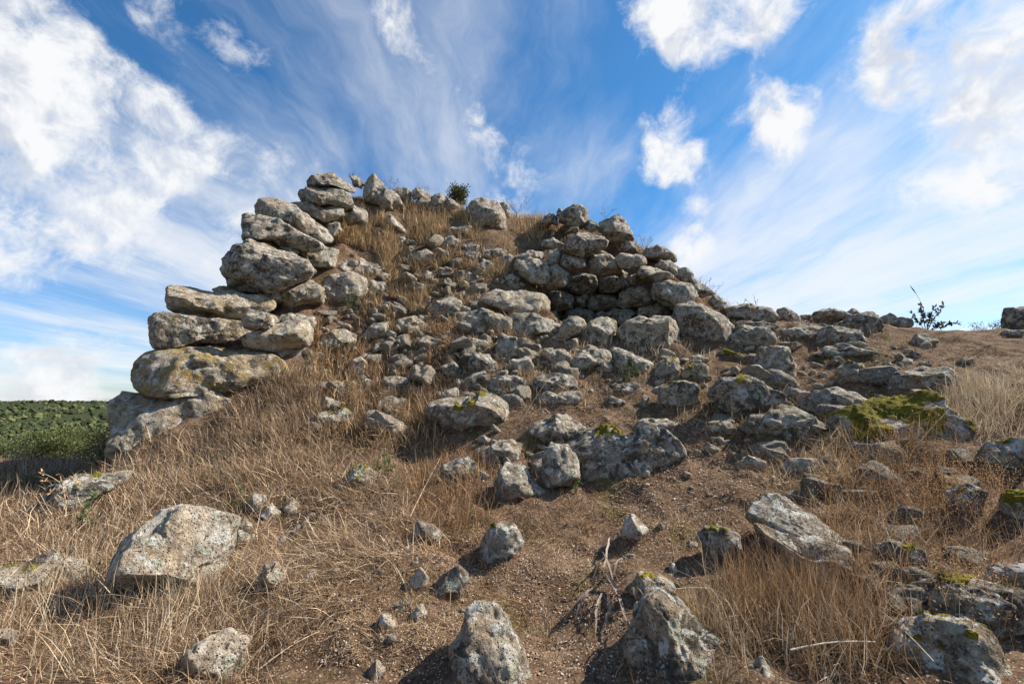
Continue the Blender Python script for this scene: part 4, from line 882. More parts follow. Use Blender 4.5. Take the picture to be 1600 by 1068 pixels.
def patch(sw, px, py, rx, ry, n, L=(.2, .4), tilt=(.1, .7), lean=None, spread=1.0, curl=(0, .9), w=(.0017, .0042), pal=STRAWS, clump=9, cr=.08, rs=rs_):
    z = zone(px, py, rx, ry) if ry < 900 else (px, py, rx, ry-1000, 0.0); nc = max(n//clump, 1)
    cx, cy = scatter(z, nc, rs)
    caz = rs.rand(nc)*6.283 if lean is None else lean+rs.normal(scale=spread*.6, size=nc)
    ct = rs.uniform(*tilt, nc); cl = rs.uniform(.7, 1.2, nc)
    i = rs.randint(nc, size=n); d = np.clip(z[1]/5.0, .55, 1.6)
    x = cx[i]+rs.normal(scale=cr, size=n); y = cy[i]+rs.normal(scale=cr, size=n)
    keep = ~in_foot(x, y, .95); i, x, y = i[keep], x[keep], y[keep]; n = len(x)
    sw.add(*blades(x, y, height(x, y)-.01, rs.uniform(*L, n)*cl[i], np.where(rs.rand(n) < .18, rs.uniform(1.0, 1.6, n), np.clip(ct[i]+rs.normal(scale=.42, size=n), -.3, 1.62)), caz[i]+rs.normal(scale=.85*spread, size=n),
                   rs.uniform(*curl, n), rs.uniform(*w, n)*d, pal[rs.randint(len(pal), size=n)]*rs.uniform(.6, 1.3, (n, 1)), rs))
R_ = math.radians
sw = Sward()                                                  # the long bleached straw on the left
TAN = np.array([(.44,.31,.19),(.54,.41,.27),(.34,.22,.13),(.24,.15,.09),(.62,.50,.36),(.17,.11,.07),(.38,.26,.16)])
patch(sw, 340,735,130,30, 3600, (.14,.36), (.3,1.2), R_(-150), 1.3, pal=TAN)
patch(sw, 390,690,70,30, 1700, (.18,.42), (.2,1.0), R_(-150), 1.2, pal=TAN)
patch(sw, 470,640,70,60, 3600, (.16,.42), (.2,1.1), R_(200), 1.3, pal=TAN)
patch(sw, 250,790,140,40, 3800, (.12,.30), (.4,1.3), R_(-130), 1.4, pal=TAN)
patch(sw, 90,850,130,55, 3600, (.10,.26), (.4,1.3), None, pal=TAN)
patch(sw, 130,990,210,85, 7500, (.06,.22), (.4,1.4), None, pal=TAN, w=(.0014,.0034))
patch(sw, 110,960,190,90, 900, (.2,.34), (.1,.9), None, pal=PALE, w=(.0018,.0036))
patch(sw, 330,1000,110,60, 2600, (.06,.2), (.5,1.4), None, pal=TAN)
patch(sw, 300,940,120,50, 3200, (.10,.28), (1.0,1.55), R_(80), 1.2, pal=TAN)
patch(sw, 490,755,130,50, 4500, (.12,.34), (.7,1.45), R_(-140), 1.5, pal=TAN)
patch(sw, 560,830,140,50, 3600, (.12,.32), (1.1,1.55), R_(-120), 1.4, pal=TAN)
patch(sw, 470,900,130,60, 3800, (.10,.30), (1.1,1.55), R_(-150), 1.3, pal=TAN)
patch(sw, 420,590,50,40, 2000, (.16,.38), (.1,.9), None, pal=TAN)
patch(sw, 200,745,50,20, 1000, (.12,.3), (.3,1.1), None, pal=TAN)
patch(sw, 90,765,120,18, 2600, (.12,.36), (.1,1.1), None, pal=TAN*.8)
patch(sw, 90,735,110,14, 1600, (.15,.45), (.0,.8), None, pal=TAN*.8)
patch(sw, 200,900,230,120, 700, (.14,.32), (.3,1.4), None, pal=PALE, w=(.0028,.0055), clump=2)
patch(sw, 520,830,160,100, 500, (.14,.34), (.9,1.55), None, pal=PALE, w=(.0026,.005), clump=2)
for px, py, rx, ry, n in [(130,940,180,110,260),(350,760,140,50,200),(470,660,70,70,140),(250,800,120,50,120)]:      # taller stems with seed heads
    x, y = scatter(zone(px, py, rx, ry), n, rs_); L = rs_.uniform(.18, .40, n); t = rs_.uniform(-.05, .8, n); az = rs_.rand(n)*6.283; z = height(x, y); c = TAN[rs_.randint(len(TAN), size=n)]
    sw.add(*blades(x, y, z, L, t, az, np.zeros(n), np.full(n, .0014), c, rs_, 1))
    sw.add(*blades(x+np.sin(az)*np.sin(t)*L*.92, y+np.cos(az)*np.sin(t)*L*.92, z+np.cos(t)*L*.92, rs_.uniform(.025, .05, n), t+rs_.uniform(-.2, .7, n), az, rs_.uniform(0, .6, n), rs_.uniform(.003, .005, n), c*.8, rs_, 2))
patch(sw, -6.5,4.5,2.6,1002.5, 5000, (.10,.30), (.2,1.3), None, pal=TAN)      # the same grass beyond the sides of the view
patch(sw, -9.5,7.5,2.5,1002.5, 2500, (.10,.34), (.2,1.2), None, pal=TAN)
patch(sw, 5.5,3.5,1.9,1002.0, 3500, (.08,.28), (.2,1.3), None, pal=TAN)
o = sw.build('bleached_grass', STRAW); tag(o, 'long bleached dry grass hanging down the slope on the left', 'dry grass', kind='stuff')
sw = Sward()                                                  # golden tufts on the mound
patch(sw, 570,375,55,48, 4400, (.18,.42), (.0,.6), None, pal=GOLD)
patch(sw, 605,445,65,45, 4200, (.14,.34), (.2,1.0), None, pal=GOLD)
patch(sw, 690,350,65,30, 3600, (.18,.40), (.0,.5), None, pal=GOLD)
patch(sw, 465,500,50,30, 1500, (.14,.36), (.1,.8), None, pal=RUST)
patch(sw, 525,580,70,50, 3000, (.14,.38), (.1,.9), None, pal=np.vstack([STRAWS, RUST]))
patch(sw, 640,560,90,60, 2600, (.12,.34), (.1,.9), None, pal=RUST)
patch(sw, 610,660,100,50, 3200, (.14,.36), (.1,1.0), None, pal=np.vstack([STRAWS, RUST, RUST]))
patch(sw, 710,440,70,50, 2200, (.10,.28), (.3,1.2), None, pal=STRAWS)
patch(sw, 660,400,80,35, 2400, (.12,.32), (.1,1.0), None, pal=GOLD)
patch(sw, 745,440,55,50, 1700, (.10,.28), (.2,1.2), None, pal=GOLD)
patch(sw, 650,500,90,40, 1800, (.12,.32), (.1,1.1), None, pal=np.vstack([GOLD, RUST]))
patch(sw, 825,356,60,18, 2300, (.15,.34), (.0,.5), None, pal=GOLD)
patch(sw, 790,415,18,36, 800, (.15,.34), (.1,.6), None, pal=GOLD)
patch(sw, 760,500,90,40, 1500, (.08,.22), (.2,1.2), None, pal=STRAWS)
patch(sw, 760,600,80,40, 1200, (.08,.24), (.2,1.2), None, pal=STRAWS)
patch(sw, 870,600,80,40, 1100, (.06,.2), (.2,1.2), None, pal=PALE)
patch(sw, 1000,560,120,40, 1100, (.08,.24), (.0,.9), None, pal=PALE)
patch(sw, 1000,385,40,20, 500, (.1,.3), (.0,.6), None, pal=GOLD)
patch(sw, 1100,470,40,25, 600, (.1,.3), (.0,.7), None, pal=STRAWS)
patch(sw, 620,315,70,12, 700, (.12,.3), (.0,.6), None, pal=DARK)
patch(sw, 650,610,60,70, 1400, (.14,.36), (.0,.9), None, pal=DARK)
o = sw.build('golden_grass', STRAW); tag(o, 'golden tufts of dry grass growing among the stones of the mound', 'dry grass', kind='stuff')
sw = Sward()                                                  # reddish standing grass on the right
patch(sw, 1225,930,95,65, 2900, (.10,.38), (-.05,.7), None, pal=np.vstack([STRAWS[2:4], RUST, RUST, DARK]), cr=.05)
patch(sw, 1330,1010,110,50, 2600, (.12,.30), (.0,1.0), None, pal=np.vstack([RUST, RUST, DARK, PALE]))
patch(sw, 1130,1000,60,50, 1000, (.10,.26), (.0,.6), None, pal=STRAWS)
patch(sw, 1400,800,120,60, 1150, (.10,.28), (.2,1.2), None, pal=RUST)
patch(sw, 1290,730,90,40, 1600, (.10,.3), (.6,1.4), None, pal=STRAWS)
patch(sw, 1510,880,110,70, 1000, (.10,.26), (.2,1.2), None, pal=RUST)
patch(sw, 1520,645,55,38, 1900, (.14,.34), (-.05,.5), None, pal=PALE)
patch(sw, 1560,590,50,20, 700, (.08,.2), (.1,.9), None, pal=PALE)
patch(sw, 1390,690,90,16, 700, (.14,.34), (.0,.7), None, pal=STRAWS)
patch(sw, 1150,640,100,40, 600, (.08,.24), (.1,.8), None, pal=STRAWS)
patch(sw, 1280,520,160,20, 900, (.05,.16), (.1,1.0), None, pal=PALE)
patch(sw, 1100,850,60,40, 500, (.06,.16), (.1,.9), None, pal=STRAWS)
patch(sw, 1330,900,190,120, 500, (.12,.30), (.1,1.5), None, pal=PALE, w=(.0025,.0048), clump=2)
o = sw.build('reddish_grass', STRAW); tag(o, 'reddish standing dry grass at the lower right', 'dry grass', kind='stuff')
sw = Sward()                                                  # brown twiggy weeds in the shade of the split boulder
patch(sw, 700,770,70,60, 1500, (.12,.34), (.0,.9), None, pal=RUST)
patch(sw, 700,830,90,40, 1200, (.08,.2), (.3,1.3), None, pal=RUST)
patch(sw, 850,820,70,40, 700, (.08,.2), (.5,1.4), None, pal=DARK)
o = sw.build('brown_weeds', STRAW); tag(o, 'brown dead weeds in the shade left of the split boulder', 'weeds', kind='stuff')
# chopped straw and leaf litter lying everywhere
def litter(px, py, rx, ry, n, pal, L=(.03, .11)):
    x, y = scatter(zone(px, py, rx, ry), n, rs_); k = ~in_foot(x, y, .85); x, y = x[k], y[k]; n = len(x)
    sw.add(*blades(x, y, height(x, y)+.006, rs_.uniform(*L, n), rs_.uniform(.95, 1.66, n), rs_.rand(n)*6.283, rs_.uniform(-.3, .3, n), rs_.uniform(.0012, .003, n)*np.clip(y/4, .7, 1.7),
                   pal[rs_.randint(len(pal), size=n)]*rs_.uniform(.7, 1.2, (n, 1)), rs_, 2))
sw = Sward()
ALLC = np.vstack([STRAWS*.9, DARK, DARK, RUST*.9])
for a in [(150,960,210,110,9000),(330,800,230,80,6000),(480,720,150,70,5000),(600,960,250,90,9000),(850,880,200,90,5000),(1080,760,170,80,6000),(1250,640,260,60,7000),(1400,555,200,35,6000),(1350,720,200,80,5000),(940,640,160,30,3500),(650,640,220,90,7000),(680,480,200,90,6000),(700,380,150,50,3000),(330,800,250,80,5000),(1350,930,230,110,6000),(700,740,150,60,3500),(930,540,160,40,2500),(150,960,150,100,3000)]:
    litter(*a, ALLC)
o = sw.build('straw_litter', STRAW); tag(o, 'chopped straw and dead leaf litter lying on the ground', 'litter', kind='stuff')
sw = Sward()                                                  # grass and stalks crowding the foot of every stone
for (cx, cy, zb, rx, ry, az, zt) in PEND:
    if cy > 11.5 or zb > height(cx, cy)[0]+.25: continue
    n = int(min(28+170*rx, 150)); t = rs_.rand(n)*6.283; r = rs_.uniform(.98, 1.35, n)
    a, c = np.cos(t)*rx*r, np.sin(t)*ry*r
    x = cx+a*math.cos(az)+c*math.sin(az); y = cy-a*math.sin(az)+c*math.cos(az)
    k = ~in_foot(x, y, .9); x, y = x[k], y[k]; n = len(x)
    if n: sw.add(*blades(x, y, height(x, y)-.01, rs_.uniform(.04, .17, n), rs_.uniform(-.1, 1.35, n), rs_.rand(n)*6.283, rs_.uniform(0, .8, n), rs_.uniform(.0012, .003, n)*np.clip(y/4.5, .7, 1.6), ALLC[rs_.randint(len(ALLC), size=n)]*rs_.uniform(.6, 1.2, (n, 1)), rs_))
o = sw.build('edging_grass', STRAW); tag(o, 'short withered grass crowding the feet of the stones', 'dry grass', kind='stuff')
# rusty weeds with seed heads
sw = Sward(); specks = []
for px, py, rx, ry, n in [(1400,760,100,50,210),(1520,800,80,50,190),(1440,700,70,20,80),(1540,980,60,40,90),(1330,850,90,40,50)]:
    x, y = scatter(zone(px, py, rx, ry), n, rs_); z = height(x, y); L = rs_.uniform(.14, .34, n); t = rs_.uniform(-.1, .7, n); az = rs_.rand(n)*6.283
    sw.add(*blades(x, y, z, L, t, az, rs_.uniform(-.2, .4, n), rs_.uniform(.0012, .002, n), RUST[rs_.randint(5, size=n)], rs_))
    for j in range(9):
        f = rs_.uniform(.45, 1.05, n); specks.append(np.stack([x+np.sin(az)*np.sin(t)*L*f+rs_.normal(scale=.022, size=n), y+np.cos(az)*np.sin(t)*L*f+rs_.normal(scale=.022, size=n), z+np.cos(t)*L*f], 1))
sp = np.concatenate(specks); n = len(sp)
sw.add(*blades(sp[:, 0], sp[:, 1], sp[:, 2], rs_.uniform(.007, .013, n), rs_.uniform(0, 1.5, n), rs_.rand(n)*6.283, np.zeros(n), rs_.uniform(.0025, .0045, n), np.array([(.50,.25,.09),(.62,.37,.16),(.42,.19,.07),(.66,.46,.26)])[rs_.randint(4, size=n)], rs_, 2))
o = sw.build('rusty_weeds', STRAW); tag(o, 'rust-coloured seeding weeds below the moss-covered boulder', 'weeds', kind='stuff')
# ------------------------------------------------------------------ single plants, dead wood, far woods
def tube(pts, rad, sides=6):
    P = np.array(pts, float); n = len(P); r = np.broadcast_to(np.asarray(rad, float), (n,))
    t = np.gradient(P, axis=0); t /= np.linalg.norm(t, axis=1)[:, None]+1e-9
    a = np.cross(t, np.array([.31, .77, .23])); a /= np.linalg.norm(a, axis=1)[:, None]; b = np.cross(t, a)
    th = np.arange(sides)/sides*2*math.pi
    V = P[:, None]+r[:, None, None]*(np.cos(th)[None, :, None]*a[:, None]+np.sin(th)[None, :, None]*b[:, None])
    i = np.arange(n-1)[:, None]*sides+np.arange(sides)[None]; j = np.arange(n-1)[:, None]*sides+(np.arange(sides)+1)[None] % sides
    Q = np.stack([i, j, j+sides, i+sides], -1).reshape(-1, 4)
    return V.reshape(-1, 3), Q
def tubes_obj(name, lines, mat, parent, col, sides=5):
    V = []; Q = []; k = 0
    for pts, rad in lines:
        v, q = tube(pts, rad, sides); V.append(v); Q.append(q+k); k += len(v)
    V = np.concatenate(V)
    base = np.array(parent.location) if parent else 0
    return mesh_obj(name, V-base, [np.concatenate(Q)], mat, parent, smooth=True, attrs={'tint': ('FLOAT_COLOR', np.tile(np.array(col), (len(V), 1)))})
def leaves_obj(name, pos, dirs, L, W, cols, mat, parent, rs):
    n = len(pos); d = dirs/(np.linalg.norm(dirs, axis=1)[:, None]+1e-9)
    up = rs.normal(size=(n, 3)); s = np.cross(d, up); s /= np.linalg.norm(s, axis=1)[:, None]+1e-9; nn = np.cross(s, d)
    V = np.stack([pos, pos+d*(L*.45)[:, None]+s*(W*.5)[:, None]+nn*(W*.15)[:, None], pos+d*L[:, None], pos+d*(L*.45)[:, None]-s*(W*.5)[:, None]+nn*(W*.15)[:, None]], 1)
    o = (np.arange(n)*4)[:, None]; T = np.concatenate([o+np.array([0, 1, 2]), o+np.array([0, 2, 3])])
    return mesh_obj(name, V.reshape(-1, 3)-np.array(parent.location), [T], mat, parent, attrs={'tint': ('FLOAT_COLOR', np.repeat(cols, 4, 0))})
def place(px, py, d=None):
    if d is None:
        g = hit(px, py)
        if g is not None: return g
        d = 11.2
    p = point(px, py, d); return p
def shrub(name, label, cat, px, py, hpx, wpx, nleaf, leaf, cols, d=None, group=None, seed=1, clumps=26, squash=.9, grounded=False):
    rs = np.random.RandomState(seed); g = place(px, py, d); m = g[1]/F/math.cos(math.atan2(g[0], g[1])); H = hpx*m; Wd = wpx*m/2
    if grounded:                                             # rooted on the ground below, only its top shows
        top = point(px, py-hpx, d); zg = height(g[0], g[1])[0]; g = np.array([g[0], g[1], zg]); H = top[2]-zg
    e = empty(name, g); tag(e, label, cat, group)
    c = rs.normal(size=(clumps, 3)); c /= np.linalg.norm(c, axis=1)[:, None]; c *= (rs.rand(clumps, 1)**.4)
    c = c*np.array([Wd*.8, Wd*.8, H*.42])*rs.uniform(.75, 1.1, (clumps, 1)) + np.array([0, 0, H*.55])
    lines = []
    for q in c:
        mid = q*np.array([.35, .35, .5]); lines.append(([g, g+mid*.6, g+mid+np.array([0, 0, .02]), g+q], [.012*H+.003, .009*H+.002, .006*H+.002, .002]))
    tubes_obj('stem', lines, TWIG, e, (.16, .11, .07), 4)
    i = rs.randint(clumps, size=nleaf); pos = g + c[i] + rs.normal(size=(nleaf, 3))*np.array([Wd*.17, Wd*.17, H*.09])
    pos[:, 2] = np.maximum(pos[:, 2], g[2]+.02)
    dr = (pos-g-np.array([0, 0, H*.3])) + rs.normal(size=(nleaf, 3))*H*.35
    cc = np.array(cols)[rs.randint(len(cols), size=nleaf)]*rs.uniform(.7, 1.25, (nleaf, 1))*rs.uniform(.75, 1.2, (clumps, 1))[i]
    leaves_obj('foliage', pos, dr, rs.uniform(.7, 1.2, nleaf)*leaf, rs.uniform(.35, .55, nleaf)*leaf, cc, LEAF, e, rs)
    return e
SCRUB = [(.10,.135,.045),(.16,.19,.075),(.22,.25,.11),(.07,.10,.035)]
GREY = [(.17,.20,.12),(.24,.27,.17),(.12,.15,.08)]
FRESH = [(.07,.15,.03),(.10,.20,.045),(.13,.22,.06)]
shrub('shrub','small dense evergreen shrub on the crest of the tower','shrub',717,330,44,46,2600,.06,[(.07,.085,.025),(.11,.12,.04),(.05,.06,.02)],d=11.6,seed=2,clumps=22)
shrub('shrub','big grey-green bush at the far left edge below the forest','shrub',5,745,70,100,6000,.06,[(.20,.23,.10),(.27,.29,.15),(.15,.18,.08),(.10,.13,.05)],d=12.3,grounded=True,group='bushes in the hollow on the left',seed=3,clumps=20)
shrub('shrub','sunlit pale green bush nearest the foot of the tower wall','shrub',98,740,76,70,6000,.06,[(.20,.23,.09),(.30,.31,.13),(.14,.18,.06),(.09,.12,.04)],d=13.0,grounded=True,group='bushes in the hollow on the left',seed=4,clumps=16)
shrub('shrub','dull olive bush between the two sunlit bushes at the left','shrub',52,745,66,60,4200,.06,[(.16,.19,.08),(.22,.24,.11),(.11,.14,.05)],d=12.6,grounded=True,group='bushes in the hollow on the left',seed=23,clumps=14)
shrub('shrub','brown half-dead bush against the side of the lowest tower block','shrub',158,735,58,64,3200,.04,[(.24,.18,.09),(.18,.15,.07),(.28,.23,.12)],d=9.0,grounded=True,group='bushes in the hollow on the left',seed=5,clumps=30)
shrub('shrub','dark low bush in the shaded hollow at the left edge','shrub',40,790,50,120,3800,.035,[(.17,.18,.08),(.12,.14,.06),(.22,.19,.10)],d=7.4,grounded=True,group='bushes in the hollow on the left',seed=6,clumps=36)
shrub('shrub','low dark bush in the shade just left of the tower foot','shrub',120,770,40,110,3200,.03,[(.20,.16,.085),(.14,.14,.06),(.26,.20,.11)],d=7.4,grounded=True,group='bushes in the hollow on the left',seed=16,clumps=30)
shrub('shrub','low grey-green shrub on the skyline left of the right-hand wall end','shrub',1548,521,14,34,420,.04,GREY,d=11.0,seed=7,clumps=14)
def sapling(name, label, cat, px, py, stems, leaf, cols, nl, d=None, seed=1, group=None, col=(.14,.11,.06)):
    """stems: picture offsets of each stem tip from the base"""
    rs = np.random.RandomState(seed); g = place(px, py, d); m = g[1]/F; az = math.atan2(g[0], g[1]); r_ = np.array([math.cos(az), -math.sin(az), 0])
    e = empty(name, g); tag(e, label, cat, group); lines = []; pos = []; dr = []
    for (ox, oy) in stems:
        tip = r_*ox*m+np.array([0, 0, -oy*m])+np.array([0, 1, 0])*rs.normal(scale=.05)
        k = np.linspace(0, 1, 5)[:, None]; p = g+tip*k+np.array([0, 0, 1])*(np.sin(k*math.pi)*np.linalg.norm(tip)*.06)
        L = np.linalg.norm(tip); lines.append((p, np.linspace(.008, .0025, 5)*max(L/.5, .5)))
        t = rs.uniform(.3, 1.02, nl); ii = np.clip(t*4, 0, 3.999).astype(int); q = p[ii]+(p[ii+1]-p[ii])*(t*4-ii)[:, None]
        pos.append(q); dr.append(rs.normal(size=(nl, 3))+tip/L*.8)
    tubes_obj('stem', lines, TWIG, e, col, 5)
    pos = np.concatenate(pos); dr = np.concatenate(dr); n = len(pos)
    leaves_obj('foliage', pos, dr, rs.uniform(.6, 1.2, n)*leaf, rs.uniform(.35, .55, n)*leaf, np.array(cols)[rs.randint(len(cols), size=n)]*rs.uniform(.7, 1.25, (n, 1)), LEAF, e, rs)
    return e
sapling('sapling','leafy sapling standing on the skyline of the right-hand slope','sapling',1447,520,[(-2,-45),(14,-40),(-16,-32),(24,-42),(6,-28),(-24,-14),(22,-14),(36,-12),(-8,-40)],.10,[(.035,.05,.02),(.06,.075,.03),(.09,.10,.045)],30,d=10.6,seed=8)
sapling('sprig','tall thin green sprig in front of the rounded block on the mound','plant',546,492,[(-2,-50),(8,-36),(-8,-22),(10,-20)],.06,GREY+FRESH,12,seed=9)
sapling('sprig','bright green sprig left of the shaded broken stone','plant',600,742,[(-4,-34),(10,-26),(-14,-20),(16,-14),(2,-22)],.05,FRESH,12,seed=10)
sapling('sprig','green sprig standing in bleached grass left of the great pale boulder','plant',128,832,[(-2,-52),(6,-40),(-10,-30),(10,-16)],.055,GREY+FRESH,11,seed=11)
sapling('sprig','green sprig in the dry grass under the lowest tower block','plant',330,760,[(-2,-44),(8,-30),(-10,-18),(14,-14)],.038,FRESH,10,seed=12)
sapling('sprig','green sprig at the top corner of the great pale boulder','plant',376,796,[(-1,-34),(6,-22),(-8,-14)],.038,FRESH,12,seed=13)
sapling('leafy_plant','round-leaved green plant against the wedge-shaped block','plant',984,597,[(-4,-36),(8,-32),(-14,-18),(14,-20),(2,-20),(-6,-10)],.05,[(.06,.12,.025),(.09,.16,.035)],18,seed=14)
sapling('sprig','dark green sprig in the gap under the great split boulder','plant',900,772,[(-2,-38),(8,-26),(-6,-14)],.045,FRESH,10,seed=15)
sapling('fern','dark fern in the shaded gap between the mound stones','fern',655,602,[(-8,-26),(10,-30),(0,-20),(18,-14)],.06,[(.05,.075,.02),(.08,.11,.03)],14,seed=17)
sapling('sprig','tiny green sprig among rusty twigs left of the path','plant',738,812,[(-2,-18),(6,-12),(-8,-8)],.03,FRESH,9,seed=18)
sapling('sprig','slender sprig on the skyline just right of the tower foot','plant',1182,482,[(-2,-22),(3,-14),(-16,-16)],.04,GREY,10,d=10.8,seed=19,group='sprigs on the skyline beside the tower')
sapling('sprig','small thin sprig on the skyline nearest the tower foot','plant',1158,484,[(-4,-14),(6,-18)],.03,GREY,8,d=10.8,seed=20,group='sprigs on the skyline beside the tower')
sw = Sward(); patch(sw, 696,412,10,5, 160, (.10,.2), (.0,.7), None, pal=GREEN*1.3, clump=160, cr=.05)
o = sw.build('grass_tuft', LEAF); tag(o, 'small bright green grass tuft in the middle of the mound', 'grass tuft')
sw = Sward(); patch(sw, 748,368,24,6, 300, (.08,.2), (.0,.8), None, pal=GREEN, clump=300, cr=.06)
o = sw.build('grass_tuft', LEAF); tag(o, 'wide green grass tuft below the big stone on the crest', 'grass tuft')
# dry weeds seen against the sky
def weed(label, px, py, hpx, wpx, n, d, seed, group='dry weeds on the skyline'):
    rs = np.random.RandomState(seed); g = point(px, py, d); m = d/F
    e = empty('dry_weed', g); tag(e, label, 'dry weed', group); lines = []; pos = []
    for k in range(n):
        tip = np.array([rs.uniform(-.5, .5)*wpx*m, rs.uniform(-.1, .1), hpx*m*rs.uniform(.6, 1.05)]); p = [g, g+tip*.5+rs.normal(scale=.01, size=3), g+tip]
        lines.append((p, [.004, .003, .002]))
        for j in range(4):
            f = rs.uniform(.5, 1); s = g+tip*f; q = s+np.array([rs.normal(scale=.05), rs.normal(scale=.05), rs.uniform(.02, .07)]); lines.append(([s, (s+q)/2, q], [.0022, .002, .0016])); pos += [q, q+rs.normal(scale=.012, size=3)]
    tubes_obj('stem', lines, TWIG, e, (.22, .15, .09), 4); pos = np.array(pos); k = len(pos)
    leaves_obj('seed_head', pos, rs.normal(size=(k, 3)), rs.uniform(.015, .03, k), rs.uniform(.01, .02, k), np.tile(np.array([(.20, .14, .09)]), (k, 1)), TWIG, e, rs)
weed('dry weed sticking up between the two left crest stones', 553,284,20,30,5,10.4,1)
weed('dry weed sticking up behind the pointed crest stone', 612,298,24,26,5,10.6,2)
weed('sparse dry weed on the crest left of the evergreen shrub', 668,304,16,40,4,11.0,3)
weed('wide dry weed on the crest right of the big rounded stone', 808,334,28,56,9,11.4,4)
weed('thin dry weed above the cap stones over the chamber', 946,340,14,30,3,11.2,5)
weed('dry weed right of the highest stones over the chamber', 1006,392,24,30,5,10.9,6)
weed('dry weed on the falling right shoulder of the tower', 1108,462,26,40,5,10.3,7)
# the tall dry stalk, the dead thistle, lying stems, the dead branch, withered leaves
g = place(1449, 516, 10.5); m = 10.5/F
e = empty('dry_stalk', g); tag(e, 'tall curved dry grass stalk with dark seed head beside the sapling', 'stalk')
tp = [point(1449,516,10.5), point(1446,492,10.5), point(1440,474,10.5), point(1431,458,10.5), point(1422,446,10.5)]
tubes_obj('stem', [(tp[:4], [.005, .004, .0035, .004])], TWIG, e, (.35, .26, .16)); tubes_obj('seed_head', [([tp[3], (np.array(tp[3])+tp[4])/2, tp[4]], [.006, .013, .004])], TWIG, e, (.09, .065, .04))
g = place(100, 815); e = empty('dead_thistle', g); tag(e, 'pale dead thistle with spiky withered head at the left', 'thistle')
D1 = g[1]; lines = [([g, point(104,790,D1), point(100,770,D1), point(96,752,D1)], [.006, .005, .004, .004])]
heads = []
rs = np.random.RandomState(4)
for (ax, ay, bx, by) in [(96,752,68,752),(96,752,112,744),(97,756,76,738),(98,760,110,750),(100,772,108,760),(102,782,92,766),(104,790,112,778),(96,752,88,740)]:
    a, b_ = point(ax, ay, D1), point(bx, by, D1)+np.array([0, rs.normal(scale=.04), 0]); lines.append(([a, (a+b_)/2+np.array([0, 0, .008]), b_], [.003, .003, .002])); heads += [b_]*5
for (ax, ay, bx, by) in [(80,815,56,775),(86,815,62,770)]:
    a, b_ = point(ax, ay, D1), point(bx, by, D1); lines.append(([a, (a+b_)/2, b_], [.004, .003, .003]))
tubes_obj('stem', lines, TWIG, e, (.45, .33, .20)); heads = np.array(heads); k = len(heads)
for j in range(0, k, 5): leaves_obj('spiky_head', heads[j:j+5], rs.normal(size=(5, 3)), rs.uniform(.03, .06, 5), rs.uniform(.01, .02, 5), np.tile(np.array([(.42, .27, .15)]), (5, 1)), TWIG, e, rs)
def lying(label, a, b, rad, col, lift=.02, d0=None, d1=None, bow=.015):
    A_ = place(*a, d0); B_ = place(*b, d1); A_ = A_+np.array([0, 0, lift]); B_ = B_+np.array([0, 0, lift]); k = np.linspace(0, 1, 6)[:, None]
    P = A_+(B_-A_)*k+np.array([0, 0, 1])*np.sin(k*math.pi)*bow
    v, q = tube(P, np.linspace(rad, rad*.6, 6), 6); o = mesh_obj('fallen_straw', v-A_, [q], TWIG, None, A_, smooth=True, attrs={'tint': ('FLOAT_COLOR', np.tile(np.array(col), (len(v), 1)))})
    tag(o, label, 'stem', 'long bleached stems lying about')
lying('straight white stem lying across the grass at the bottom right',(1238,1051),(1372,1041),.004,(.68,.60,.48),.09)
lying('short white stem standing up beside the broad grey boulder',(1412,1048),(1416,969),.004,(.70,.62,.50),.03,2.2,2.2)
lying('long pale stem running up from the broad grey boulder to the tilted slabs',(1463,1068),(1370,975),.0025,(.55,.46,.33),.08)
lying('bleached stem lying to the right of the small mossy-capped stone',(1018,938),(1108,927),.003,(.55,.44,.30),.03)
lying('long straw stem lying diagonally at the bottom left of the path',(405,1052),(500,992),.0035,(.55,.44,.30),.02)
lying('pale stem slanting over the front of the moss-covered boulder',(1428,722),(1490,652),.003,(.46,.34,.22),.10,4.1,4.3)
lying('pale stem rising in front of the moss-covered boulder',(1380,690),(1362,645),.003,(.60,.50,.36),.05,4.15,4.2)
lying('slim pale stem leaning over the bare earth ledge',(812,668),(856,598),.004,(.58,.46,.31),.05,5.9,6.1)
lying('straight straw stem slanting through the weeds below the dark mossy mound stone',(640,820),(690,720),.0035,(.55,.43,.29),.06)
g = place(433, 862); e = empty('dead_branch', g); tag(e, 'weathered grey broken branch lying in the grass beside the pale boulder', 'branch')
A_ = g+np.array([0, 0, .05]); B_ = place(488, 822)+np.array([0, 0, .10]); k = np.linspace(0, 1, 14)[:, None]; rs = np.random.RandomState(9)
P = A_+(B_-A_)*k+rs.normal(scale=.006, size=(14, 3)); tubes_obj('limb', [(P, .026*(1-.35*k[:, 0])*rs.uniform(.8, 1.15, 14))], TWIG, e, (.15, .125, .11), 9)
tubes_obj('knot', [([P[8], P[8]+np.array([.02, .01, .03]), P[8]+np.array([.035, .015, .05])], [.016, .013, .007])], TWIG, e, (.12, .10, .09), 7)
g = place(930, 920); e = empty('withered_leaf_clump', g); tag(e, 'clump of long withered greyish leaves beside the peaked boulder', 'dead leaves')
rs = np.random.RandomState(21)
